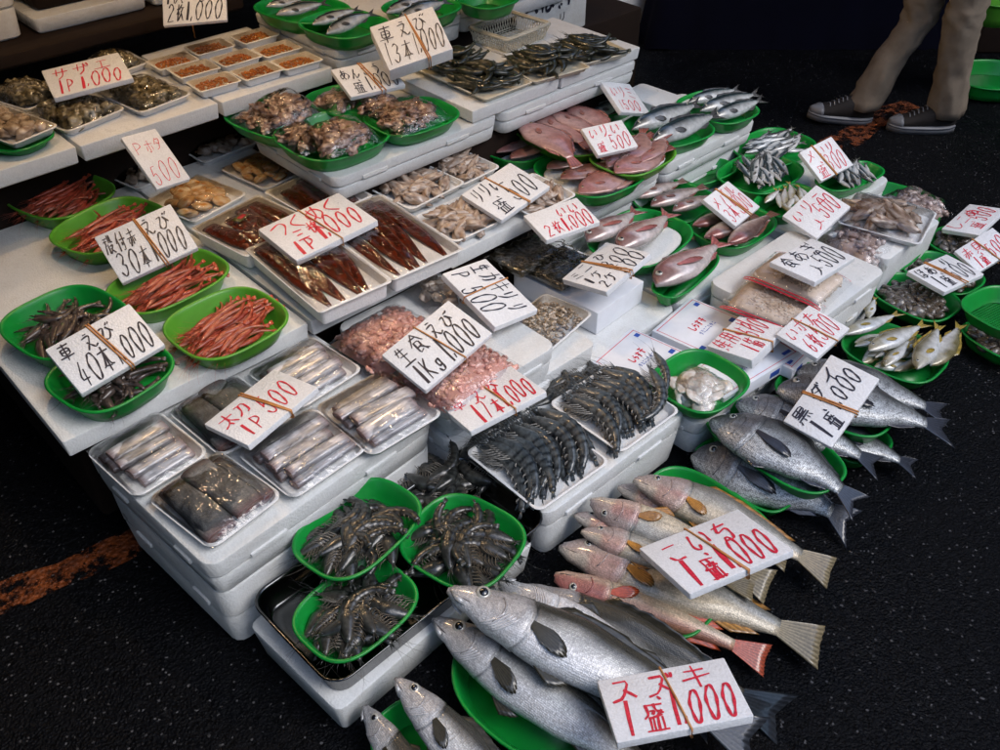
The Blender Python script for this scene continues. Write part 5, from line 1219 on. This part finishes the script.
clams([(926, 240), (948, 226), (1010, 246), (978, 266)], .07, 34, 'green basket of clams under the pink priced sign at the right edge', 'dark clam in the basket under the pink priced sign at the right edge', 3)
clams([(962, 328), (985, 318), (1040, 345), (1005, 362)], .05, 20, 'green basket of clams under the empty basket at the right edge', 'dark clam in the basket under the empty one', 4)
c, yaw, sx, sy = rect4((962, 302), (992, 278), (1060, 310), (1010, 345), .11); basket(c, yaw, sx, sy, .11, 'empty green basket with a lattice base at the right edge', lattice=True, group='green baskets of clams')

# ================================================================== yellow striped fish
basket4((838, 346), (872, 322), (956, 350), (915, 385), .07, 'green basket of silver fish with yellow stripes, below the clams', group='green baskets on the ground')
YG = 'silver fish with yellow tinge'
for q, lb in (((844, 334, 902, 312, .10, 1), 'yellow tinged fish at the back, its head by the carton'), ((868, 350, 928, 322, .105, 1), 'yellow tinged fish lying diagonally in the middle of its basket'), ((916, 368, 940, 322, .10, 1), 'yellow tinged fish with its head towards the bare asphalt'),
              ((932, 366, 962, 322, .085, -1), 'yellow tinged fish at the right rim, tail raised over the edge'), ((884, 366, 912, 336, .08, 1), 'short yellow tinged fish half under its neighbours at the front rim'), ((846, 322, 862, 300, .09, 1), 'yellow tinged fish at the rear left corner with its head down'), ((868, 318, 876, 296, .09, 1), 'yellow tinged fish at the rear rim near the clam basket')):
    x0, y0, x1, y1, z, fl = q; fish('yellowstripe', (x0, y0), (x1, y1), z, z, lb, 'fish', YG, fl, lod=1, scales=False, bend=rnd.uniform(-.1, .1), roll=rnd.uniform(-.2, .2))
small([(838, 346), (872, 322), (956, 350), (915, 385)], .055, 13, 'yellowstripe', 'small silver fish with yellow fins filling the basket below the clams', 'small fish filling the basket below the clams', 98, .16, -.3, .5)
for x, lb in ((858, 'first tail'), (880, 'second tail'), (906, 'third tail')):
    fish('yellowstripe', (x + 4 - 12, 362 + (x - 858) * .3 + 18), (x + 2, 352 + (x - 858) * .5 + 34 + 6), .05, .075, 'small yellow tinged fish hanging at the rim, %s from the sign for black bream' % lb, 'fish', YG, 1, lod=1, scales=False)

# ================================================================== black bream baskets
BB = 'green baskets of black bream'
basket4((772, 390), (808, 362), (902, 402), (866, 440), .125, 'green basket of two bream right of the black bream sign', group=BB, h=.06)
basket4((704, 425), (740, 398), (858, 462), (800, 492), .115, 'green basket of the upper bream in front of the black bream sign', group=BB, h=.06)
basket4((692, 458), (724, 436), (806, 492), (762, 508), .055, 'lower green basket of bream on the asphalt', group=BB, h=.05)
basket4((820, 432), (850, 408), (890, 440), (856, 470), .055, 'green basket on the asphalt under the tail right of the bream sign', group=BB, h=.05)
BR_ = 'black sea bream'
fish('bream', (713, 419), (866, 512), .15, .10, 'big silver bream on top with a long dark side fin, in front of the sign', 'fish', BR_, 1, bend=-.3, droop=.12)
fish('bream', (738, 402), (884, 470), .135, .07, 'bream hidden behind the big one, its ragged tail showing', 'fish', BR_, 1, bend=-.15, droop=.1)
fish('bream', (694, 453), (860, 532), .075, .03, 'lowest bream lying on the asphalt basket, tail on the ground', 'fish', BR_, 1, bend=-.32, droop=.05, roll=.5)
fish('bream', (778, 388), (955, 434), .155, .11, 'silver bream right of the sign, lying in front of its neighbour', 'fish', BR_, 1, bend=-.12, droop=.12)
fish('bream', (798, 370), (950, 416), .14, .10, 'darker bream at the back right of the sign', 'fish', BR_, 1, bend=-.1, droop=.1)
fish('bream', (800, 425), (920, 470), .075, .04, 'bream under the sign with only its dark tail showing', 'fish', BR_, 1, bend=-.2, droop=.05)

# ================================================================== croakers
CB = 'green baskets of croakers'
basket4((630, 498), (680, 470), (788, 526), (732, 566), .07, 'green basket under the pinkish croakers behind the croaker sign', group=CB, h=.05)
basket4((580, 560), (618, 530), (728, 590), (668, 645), .065, 'green basket under the long croakers left below the croaker sign', group=CB, h=.05)
CR = 'croakers'
fish('croaker', (636, 478), (834, 574), .125, .05, 'large silver croaker with a pink gill at the back', 'fish', CR, 1, bend=-.08, roll=.1, droop=.05)
fish('croaker', (620, 486), (790, 560), .085, .05, 'croaker hidden below the large pink gilled one, its pink snout showing', 'fish', CR, 1, bend=-.05)
fish('croaker', (590, 503), (772, 588), .135, .08, 'golden bellied croaker with orange fins, lying topmost left of the sign', 'fish', CR, -1, bend=.06, roll=.5, droop=.05)
fish('croaker', (576, 514), (722, 575), .105, .08, 'small croaker with an open pink mouth left of the sign', 'fish', CR, 1)
fish('croaker', (583, 530), (755, 590), .12, .085, 'grey silver croaker half hidden by the croaker sign', 'fish', CR, 1, roll=-.1)
fish('croaker', (562, 545), (824, 648), .09, .035, 'longest croaker with a wide tail spread on the asphalt', 'fish', CR, 1, bend=-.06, droop=.04, roll=.05)
fish('gurnard', (555, 577), (770, 662), .085, .03, 'slender orange pink fish with a red side fin in front of the croakers', 'fish', 'single pink fish', -1, bend=.08, roll=.4, droop=.02)
# ================================================================== sea bass
SBG = 'green baskets of sea bass'
basket4((432, 672), (540, 586), (668, 660), (560, 770), .075, 'large green oval basket under the sea bass by the steel tray', group=SBG, h=.055, n=2.5)
basket4((362, 745), (420, 690), (520, 790), (440, 830), .07, 'green basket with two sea bass heads at the bottom edge', group=SBG, h=.055, n=2.5)
SBN = 'sea bass'
fish('bass', (451, 588), (765, 748), .215, .06, 'large shining sea bass on top, head raised against the steel tray', 'fish', SBN, 1, bend=.02, roll=.1, droop=.06)
fish('bass', (436, 618), (690, 800), .125, .06, 'sea bass with a dark side fin under the large shining one', 'fish', SBN, 1, roll=.3, droop=.04)
fish('bass', (498, 584), (720, 722), .13, .07, 'pale sea bass lying behind the large one, pointed snout up', 'fish', SBN, -1, roll=.35, bend=.02)
fish('bass', (516, 586), (790, 722), .06, .04, 'dark backed sea bass lying lowest, round eye beside the steel tray', 'fish', SBN, 1, roll=.9)
fish('bass', (398, 678), (560, 860), .13, .07, 'sea bass head with white gill plates at the bottom edge', 'fish', SBN, 1, roll=.1)
fish('bass', (366, 706), (470, 880), .08, .05, 'dark faced sea bass at the very bottom left of the fish', 'fish', SBN, 1, roll=.5)

# ================================================================== price signs
S_ = sign
S_([(161, -18), (226, -20), (226, 18), (164, 28)], .79, [('1枚800', .06, .52, .88, .38), ('2枚1,000', .06, .08, .9, .4)], 'ink_black', 'white sign with black figures on a thin wire above the roe boxes', None, .012)
t = thing('wire_stand', 'thin wire holding up the sign above the roe boxes', 'wire stand', P(195, 38, .60)); b = MB(); b.tube([(0, 0, 0), (.002, 0, .1), (0, .004, .19)], .0022, 5); b.build('wire', M['band'], t)
S_([(41, 71), (118, 52), (133, 78), (54, 98)], .70, [('サザエ', .08, .55, .8, .36), ('1P', .08, .1, .24, .4), ('1,000', .38, .08, .55, .42)], 'ink_red', 'red lettered sign for turban shells standing on the dark shells', None)
S_([(371, 25), (431, 8), (454, 47), (388, 73)], .73, [('車えび', .05, .58, .8, .34), ('13本', .05, .1, .42, .42), ('1,000', .5, .12, .48, .44)], 'ink_black', 'large thick white block for 13 prawns, leaning by the dark prawn heaps', .55, .05, 1.35)
S_([(330, 70), (386, 58), (405, 85), (352, 97)], .625, [('あんこう', .06, .56, .75, .34), ('盛', .14, .08, .24, .42), ('1,000', .4, .1, .57, .42)], 'ink_black', 'white sign for monkfish at 1,000 on the monkfish bags', .5)
S_([(120, 138), (156, 128), (190, 179), (158, 189)], .57, [('P', .08, .62, .3, .2), ('ホタ', .4, .62, .54, .22), ('500', .08, .08, .84, .34)], 'ink_red', 'narrow tilted red lettered sign for scallops at 500', None, .014, .62)
S_([(94, 238), (170, 203), (198, 248), (122, 283)], .475, [('殻付赤', .04, .56, .42, .36), ('えび', .5, .58, .42, .34), ('30本', .06, .06, .42, .44), ('1,000', .5, .1, .46, .46)], 'ink_black', 'white sign for 30 shrimp between the red shrimp baskets', .52)
S_([(44, 349), (130, 304), (164, 344), (82, 395)], .475, [('車', .06, .62, .18, .28), ('えび', .3, .6, .42, .32), ('40本', .08, .06, .42, .46), ('1,000', .52, .12, .46, .46)], 'ink_black', 'white sign for 40 shrimp across the two brown shrimp baskets', .5)
S_([(258, 229), (338, 193), (378, 220), (296, 261)], .455, [('つくめく', .06, .62, .84, .32), ('三枚', .2, .36, .34, .26), ('1P', .08, .06, .26, .3), ('1,000', .42, .16, .54, .42)], 'ink_red', 'red lettered board lying across the eel trays, 1P 1,000', .5, .02)
S_([(204, 424), (274, 369), (318, 387), (248, 446)], .385, [('太刀', .06, .58, .42, .3), ('1P', .1, .1, .28, .3), ('500', .46, .2, .46, .5)], 'ink_red', 'red lettered sign 1P 500 on the cutlassfish packs', .5)
S_([(381, 356), (449, 299), (492, 334), (426, 390)], .395, [('生食', .06, .55, .4, .36), ('えび', .5, .6, .4, .32), ('1Kg', .08, .08, .34, .36), ('1,000', .46, .1, .5, .46)], 'ink_black', 'white sign with black 1,000 lying on the pink shrimp bags', .5)
S_([(437, 402), (510, 366), (547, 391), (470, 432)], .34, [('車', .06, .52, .2, .34), ('えび', .3, .56, .42, .34), ('17本', .2, .06, .34, .44), ('1,000', .55, .12, .42, .48)], 'ink_red', 'red lettered sign for 17 prawns in front of the pink shrimp bags', .52)
S_([(484, 258), (540, 310), (494, 327), (444, 274)], .375, [('生ガキリ', .05, .55, .7, .36), ('り', .8, .5, .12, .34), ('P', .05, .12, .16, .34), ('500', .32, .06, .5, .44)], 'ink_black', 'white sign turned sideways over the small shrimp tray, P 500', .42, .018, 1.3)
S_([(463, 194), (508, 163), (552, 186), (500, 221)], .43, [('リリい', .06, .58, .5, .34), ('盛', .12, .08, .26, .42), ('500', .46, .14, .48, .5)], 'ink_black', 'white sign for squid at 500 with black figures on the squid trays', .48)
S_([(522, 216), (578, 197), (599, 222), (548, 240)], .40, [('朝どいい', .05, .54, .86, .38), ('2枚', .08, .08, .34, .38), ('1,000', .44, .06, .52, .46)], 'ink_red', 'red lettered sign above the seaweed bags, 1,000', None)
S_([(562, 278), (606, 243), (651, 252), (606, 293)], .325, [('ミニ', .06, .70, .38, .24), ('ひ', .55, .70, .2, .24), ('1ケ', .05, .38, .32, .24), ('300', .46, .34, .5, .32), ('2ケ', .08, .06, .32, .26), ('500', .46, .02, .5, .32)], 'ink_black', 'white sign with two prices 300 and 500 on the plain carton', .45, .018, 1.15)
S_([(581, 129), (622, 119), (638, 147), (599, 155)], .445, [('いりい', .06, .55, .8, .38), ('盛', .08, .08, .26, .36), ('500', .42, .1, .52, .46)], 'ink_red', 'pink red lettered sign at 500 in the middle of the flatfish', None)
S_([(600, 79), (630, 86), (650, 112), (622, 114)], .42, [('いりミ', .1, .5, .8, .34), ('1500', .12, .1, .7, .3)], 'ink_red', 'tilted faded red lettered sign leaning against the mackerel', None, .016, 1.2)
S_([(703, 198), (728, 182), (760, 205), (736, 228)], .27, [('メバル', .06, .58, .84, .34), ('3本', .06, .1, .36, .4), ('500', .46, .14, .48, .46)], 'ink_red', 'red lettered sign for 3 fish at 500 beside the dark rockfish', .5, .016, 1.15)
S_([(799, 151), (832, 138), (853, 163), (822, 183)], .27, [('メいり', .06, .6, .88, .34), ('盛', .08, .08, .3, .4), ('300', .42, .12, .52, .48)], 'ink_red', 'red lettered sign at 300 beside the walking person', .36, .016, 1.2)
S_([(781, 216), (818, 185), (849, 206), (818, 239)], .26, [('いりニ', .06, .54, .86, .36), ('入', .2, .1, .3, .34), ('500', .5, .2, .46, .5)], 'ink_red', 'red lettered sign at 500 with two brush strokes, left of the squid tray', None, .016, 1.15)
S_([(769, 262), (812, 238), (855, 257), (816, 282)], .315, [('釜あげ'.replace('釜', '食').replace('げ', 'ぎ'), .05, .56, .8, .38), ('入', .22, .08, .24, .4), ('500', .48, .14, .46, .5)], 'ink_black', 'white sign with black 500 on the upper whitebait bag', None)
S_([(775, 334), (810, 305), (849, 328), (818, 359)], .245, [('いホた', .06, .6, .84, .34), ('6枚', .1, .1, .34, .42), ('500', .46, .14, .5, .5)], 'ink_red', 'red lettered sign for 6 pieces at 500 on the lower whitebait bag', .5, .016, 1.15)
S_([(707, 344), (741, 316), (786, 326), (752, 362)], .215, [('鮮用いり', .04, .55, .86, .4), ('1箱', .2, .06, .3, .42), ('500', .55, .3, .42, .5)], 'ink_red', 'red lettered sign at 500 per box over the printed cartons', .5, .03, 1.2)
S_([(783, 420), (832, 355), (879, 378), (832, 449)], .23, [('黒', .06, .66, .26, .3), ('ダイ', .4, .66, .5, .28), ('1盛', .06, .1, .34, .46), ('1,000', .44, .28, .52, .36)], 'ink_black', 'tall white sign for black bream at 1,000', .42, .016, 1.35)
S_([(943, 228), (968, 205), (1008, 208), (977, 236)], .13, [('しニみ'.replace('み', 'め'), .05, .55, .8, .38), ('盛', .2, .08, .26, .38), ('500', .5, .2, .46, .5)], 'ink_red', 'red lettered clam sign topmost at the right edge', None)
S_([(908, 271), (946, 254), (985, 274), (944, 292)], .135, [('ほあさり', .05, .58, .8, .34), ('1盛', .08, .08, .36, .42), ('500', .5, .12, .46, .48)], 'ink_black', 'white sign with black 500 over the brown clams', .45)
S_([(953, 253), (994, 226), (1016, 250), (980, 271)], .155, [('赤貝', .05, .52, .5, .38), ('1盛', .1, .06, .3, .4), ('500', .5, .2, .46, .5)], 'ink_red', 'red lettered sign overlapping the black lettered clam sign', .5)
S_([(639, 547), (738, 510), (794, 549), (690, 595)], .20, [('こいち', .08, .54, .76, .38), ('1盛', .08, .06, .36, .46), ('1,000', .46, .1, .5, .48)], 'ink_red', 'large red lettered sign for croaker at 1,000 lying on the croakers', .46, .018, 1.4, .0052)
S_([(597, 681), (724, 657), (754, 716), (617, 743)], .215, [('スズキ', .06, .58, .82, .36), ('1盛', .05, .06, .38, .46), ('1,000', .46, .08, .5, .5)], 'ink_red', 'large red lettered sign for sea bass at 1,000 near the bottom edge', .5, .018, 1.75, .0052)

# ================================================================== things behind the stall
def crate(px, py, z, sx, sy, h, yaw, label, lid=True, name='foam_box', mat='foam', cat='foam box', grp='boxes stored behind the stall'):
    p = P(px, py, z); t = thing(name, label, cat, (p.x, p.y, z), yaw, grp); b = MB(); b.box(-sx / 2, sx / 2, -sy / 2, sy / 2, 0, h - .03, .006, rx=.02, taper=.01); b.build('body', M[mat], t)
    b = MB(); b.box(-sx / 2 - .004, sx / 2 + .004, -sy / 2 - .004, sy / 2 + .004, h - .029, h, .006, rx=.02); b.build('lid', M[mat], t); return t
foam_box(.33, .87, -3.42, -3.07, .702, .84, 'grey white foam box at the top left corner of the shelf', mat='foam_dirty')
foam_box(.89, 1.27, -3.42, -3.06, .702, .752, 'flat foam tray under the brown container on the back shelf', lid=0, mat='foam_dirty')
foam_box(1.28, 1.56, -3.42, -3.06, .702, .752, 'flat foam box right of the brown container on the back shelf', lid=0, mat='foam_dirty')
t = thing('container', 'brown container on a flat foam tray on the back shelf', 'container', UV(1.08, -3.25, .753), YAW); b = MB(); b.box(-.17, .17, -.15, .15, 0, .17, .01, rx=.03, taper=.02); b.build('body', M['wood'], t); b = MB(); b.box(-.18, .18, -.16, .16, .171, .19, .006, rx=.03); b.build('lid', M['wood'], t)
crate(598, 36, 0, .40, .34, .36, YAW + .1, 'white carton with black lettering on the ground behind the prawn board', name='carton', cat='carton')
t = thing('carton_sign', 'white lettered panel on the carton behind the prawn board', 'panel', P(578, 24, .42), YAW) if False else None
c = P(555, 8, .62)
t = thing('foam_box', 'white box with large black brush lettering behind the lattice basket', 'foam box', (P(552, 38, .42).x, P(552, 38, .42).y, .42), YAW, 'boxes stored behind the stall')
b = MB(); b.box(-.20, .20, 0, .3, 0, .24, .006, rx=.012); b.build('body', M['foam_dirty'], t); q = MB(); write(q, '大ほ籠'.replace('籠', '鮮'), -.17, .12, .30, .09, .012, 0, random.Random(5)); write(q, '三枚入り', -.12, .05, .2, .035, .004, 0, random.Random(6)); o = q.build('lettering', M['ink_black'], t, smooth=False); o.rotation_euler = (R(90), 0, 0); o.location = (0, -.0015, 0)
slab('wooden_stand', 'dark stand behind the prawn board under the lettered box', 'stand', 2.62, 3.2, -2.95, -2.5, 0, .415, M['wood'])
M['tarp'] = simple('blue_tarp', (.0006, .001, .008), .95, spec=.15, nscale=8, bs=.6, bscale=9)
def drape(px, py, w_, d, h, label):
    p = P(px, py, 0); t = thing('tarp_covered_stack', label, 'tarpaulin', (p.x, p.y + d / 2, 0), 0); b = MB(); n = 40; ids = {}
    for i in range(n + 1):
        for j in range(n + 1):
            x, y = 2 * i / n - 1, 2 * j / n - 1; e = min(1, (1 - abs(x) ** 8) * 1.3) * min(1, (1 - abs(y) ** 8) * 1.3); f = noise.noise(Vector((x * 5, y * 5, 2)))
            ids[i, j] = b.vert((x * w_ / 2 * (1 + .05 * f), y * d / 2 * (1 + .05 * f), max(0.0, h * e * (1 + .08 * noise.noise(Vector((x * 2, y * 2, 0)))) + .02 * f)))
    for i in range(n):
        for j in range(n): b.face(ids[i, j], ids[i + 1, j], ids[i + 1, j + 1], ids[i, j + 1])
    b.build('tarpaulin', M['tarp'], t)
drape(800, 50, 1.6, 1.0, .7, 'dark blue tarpaulin draped over a stack behind the walking person')
c = P(992, 78, .06); basket(c, .2, .42, .36, .08, 'green basket lying on the ground at the top right edge', h=.07, n=2.4)
c = P(1004, 6, .4); basket(c, .2, .4, .3, .45, 'pale green basket at the top right corner of the picture', h=.1, mat='lime')
crate(1004, 40, 0, .5, .4, .345, 0, 'dark crate under the pale green basket at the top right corner', mat='wood', name='container', cat='container')
# ================================================================== the walking person
fa, fb = P(838, 121, 0), P(919, 130, 0)        # soles of the leading and the trailing foot
M['skinp'] = simple('skin', (.45, .28, .2), .5); M['khaki'] = simple('khaki_cloth', (.19, .15, .11), .9, nscale=14, var=.2, bs=.8, bscale=14)
M['canvas_shoe'] = simple('brown_canvas', (.010, .007, .006), .8, bs=.2); M['rubber'] = simple('white_rubber', (.15, .155, .17), .5); M['jacket'] = simple('dark_jacket', (.03, .035, .05), .8, bs=.3, bscale=20)
M['hair'] = simple('black_hair', (.012, .01, .009), .5)
root = Vector(((fa.x + fb.x) / 2 + .06, (fa.y + fb.y) / 2, 0))
t = thing('person', 'person in khaki trousers and brown canvas shoes walking past the stall', 'person', root)
fl, fr_ = fa - root, fb - root
hip = Vector((.03, .0, .92))
# one continuous skinned body
pts = [hip, hip + Vector((-.01, 0, .25)), hip + Vector((-.02, 0, .48)), hip + Vector((-.03, 0, .56)), hip + Vector((-.05, 0, .64)), hip + Vector((-.06, 0, .74))]
rad = [.14, .125, .14, .055, .085, .09]; ed = [(0, 1), (1, 2), (2, 3), (3, 4), (4, 5)]
def chain(start, ps, rs):
    k = start
    for p_, r_ in zip(ps, rs): pts.append(p_); rad.append(r_); ed.append((k, len(pts) - 1)); k = len(pts) - 1
an_l, an_r = fl + Vector((.08, 0, .09)), fr_ + Vector((.08, 0, .09))
kn_l, kn_r = Vector((fl.x + .22, fl.y, .49)), Vector((fr_.x + .02, fr_.y - .02, .50))
for s_, kn, an in ((-1, kn_l, an_l), (1, kn_r, an_r)):
    y = .085 * (1 if s_ < 0 else -1)
    chain(0, [hip + Vector((0, y, -.06)), kn, an, an + Vector((-.09, 0, -.05)), an + Vector((-.15, 0, -.065))], [.08, .045, .034, .028, .02])
for s_ in (-1, 1):
    sh = hip + Vector((-.02, .17 * s_, .47)); chain(2, [sh, sh + Vector((.04 * s_, .03 * s_, -.27)), sh + Vector((.02 * s_ - .1, .02 * s_, -.50))], [.055, .042, .03]); w_i = len(pts) - 1
    for f in range(5):
        a = (f - 2) * .018 if f else -.04; l = (.05, .09, .1, .095, .075)[f]; chain(w_i, [pts[w_i] + Vector((a, 0, -.05 if f else -.03)), pts[w_i] + Vector((a * 1.3, 0, -.05 - l * .5 if f else -.06)), pts[w_i] + Vector((a * 1.3 - .01, 0, -.05 - l * .95 if f else -.085))], [.012, .009, .008])
me = bpy.data.meshes.new('body'); me.from_pydata([tuple(p_) for p_ in pts], ed, []); ob = bpy.data.objects.new('body', me); COL.objects.link(ob)
sk = ob.modifiers.new('skin', 'SKIN'); ss = ob.modifiers.new('sub', 'SUBSURF'); ss.levels = ss.render_levels = 2
for i, r_ in enumerate(rad): me.skin_vertices[0].data[i].radius = (r_, r_)
me.skin_vertices[0].data[0].use_root = True
dg = bpy.context.evaluated_depsgraph_get(); me2 = bpy.data.meshes.new_from_object(ob.evaluated_get(dg)); bpy.data.objects.remove(ob)
me2.materials.clear(); me2.materials.append(M['skinp']); me2.shade_smooth(); put('body', me2, t)
def limb(b, ps, rs, n=20, fold=.0, seed=0):
    q = []; 
    for i in range(len(ps) - 1):
        for k in range(6):
            s_ = k / 6; q.append((ps[i].lerp(ps[i + 1], s_), lerp(rs[i], rs[i + 1], s_)))
    q.append((ps[-1], rs[-1])); rings = []
    for i, (p_, r_) in enumerate(q):
        rings.append([(p_.x + math.cos(a) * r_ * (1 + fold * noise.noise(Vector((math.cos(a) * 2, math.sin(a) * 2, i * .55 + seed)))), p_.y + math.sin(a) * r_ * .85 * (1 + fold * noise.noise(Vector((math.cos(a) * 2, math.sin(a) * 2 + 5, i * .55 + seed)))), p_.z) for a in [2 * math.pi * k / n for k in range(n)]])
    b.loft(rings, True, True)
b = MB()
for kn, an, y, sd_ in ((kn_l, an_l, .085, 0), (kn_r, an_r, -.085, 9)):
    limb(b, [hip + Vector((.0, y, .04)), hip + Vector((0, y, -.08)), kn + Vector((.005, 0, .04)), kn + Vector((.008, 0, -.05)), lerp(kn, an, .55) + Vector((.005, 0, 0)), Vector((an.x + .01, an.y, .07))], [.12, .11, .078, .072, .068, .080], 28, .26, sd_)
b.build('trousers', M['khaki'], t)
b = MB(); limb(b, [hip + Vector((0, 0, -.06)), hip + Vector((-.01, 0, .12)), hip + Vector((-.02, 0, .4)), hip + Vector((-.025, 0, .5)), hip + Vector((-.03, 0, .55))], [.17, .165, .19, .15, .07], 24, .08)
for s_ in (-1, 1):
    sh = hip + Vector((-.02, .18 * s_, .48)); limb(b, [sh, sh + Vector((.04 * s_, .03 * s_, -.27)), sh + Vector((.02 * s_ - .08, .02 * s_, -.46))], [.075, .062, .05], 16, .1)
b.build('jacket', M['jacket'], t)
hd = hip + Vector((-.055, 0, .72)); b = MB(); b.sphere(hd, .10, (1, .8, 1.15), 20, 14); b.build('face', M['skinp'], t)
b = MB(); b.sphere(hd + Vector((.018, 0, .02)), .106, (1, .84, 1.13), 20, 14); b.build('hair', M['hair'], t)
b = MB()
for s_ in (-1, 1): b.sphere(hd + Vector((-.094, .032 * s_, .0)), .011, n=8)
b.build('eyes', M['hair'], t); b = MB(); b.tube([hd + Vector((-.095, 0, .01)), hd + Vector((-.118, 0, -.03)), hd + Vector((-.098, 0, -.04))], [.006, .013, .01], 8); b.tube([hd + Vector((-.09, -.022, -.066)), hd + Vector((-.097, 0, -.068)), hd + Vector((-.09, .022, -.066))], .005, 6)
for s_ in (-1, 1): b.sphere(hd + Vector((.01, .082 * s_, -.01)), .022, (.6, .4, 1.2), 8)
b.build('nose_mouth_and_ears', M['skinp'], t)
# shoes: canvas upper, white toe cap and sole
def shoe(c, yaw, pitch, lift):
    e = bpy.data.objects.new('shoe', None); L = .285
    def outline(t_): # half width along the foot, heel at 1
        return .048 * (1 - abs(2 * t_ - .84) ** 3 * .42) * min(1, (t_ / .16) ** .5 if t_ < .16 else 1) * (1 if t_ < .9 else (1 - ((t_ - .9) / .1) ** 2 * .5))
    def ring(t_, h0, h1, g=0, n=14):
        w_ = outline(t_) + g; return [((t_ - .5) * L, math.cos(a) * w_, h0 + (h1 - h0) * (.5 + .5 * math.sin(a))) for a in [2 * math.pi * k / n for k in range(n)]]
    T = [.0, .02, .06, .12, .2, .3, .4, .5, .6, .7, .8, .9, .97, 1.]
    up = MB(); top = lambda q: .045 + .02 * min(1, q / .2) if q < .25 else (.065 + (q - .25) * .16 if q < .6 else .121 - (q - .6) * .04)
    up.loft([ring(q, .012, top(q) * (.8 if q < .02 else 1), -.003) for q in T[3:]])
    us = up.mesh('shoe', [M['canvas_shoe']]); o = put('shoe', us, t)
    o.matrix_local = Matrix.Translation(c) @ Matrix.Rotation(yaw, 4, 'Z') @ Matrix.Rotation(pitch, 4, 'Y') @ Matrix.Translation((0, 0, lift))
    so_ = MB(); so_.loft([[(x, y * (1.0 if z > .01 else .96), z) for x, y, z in [((q - .5) * L, s_ * (outline(q) + .004), z_) for s_, z_ in ((-1, 0), (1, 0), (1, .03), (-1, .03))]] for q in T]); so_.build('sole', M['rubber'], o)
    tc = MB(); tc.loft([ring(q, .012, .05 + .015 * min(1, q / .15), .001) for q in (.01, .04, .09, .15, .19)]); tc.build('toe_cap', M['rubber'], o)
    st = MB(); st.loft([[((q - .5) * L, s_ * (outline(q) + .0055), z_) for s_, z_ in ((-1, .022), (1, .022), (1, .026), (-1, .026))] for q in T]); st.build('sole_stripe', M['jacket'], o)
    lc = MB()
    for k in range(5): q = .28 + k * .055; lc.tube([((q - .5) * L, -.022, top(q) - .004), ((q - .5 + .01) * L, 0, top(q) + .004), ((q - .5) * L, .022, top(q) - .004)], .0028, 5)
    lc.build('laces', M['rubber'], o)
shoe(fl + Vector((.0, 0, 0)), R(-3), R(5), .005); shoe(fr_ + Vector((0, 0, 0)), R(-4), 0, .001)
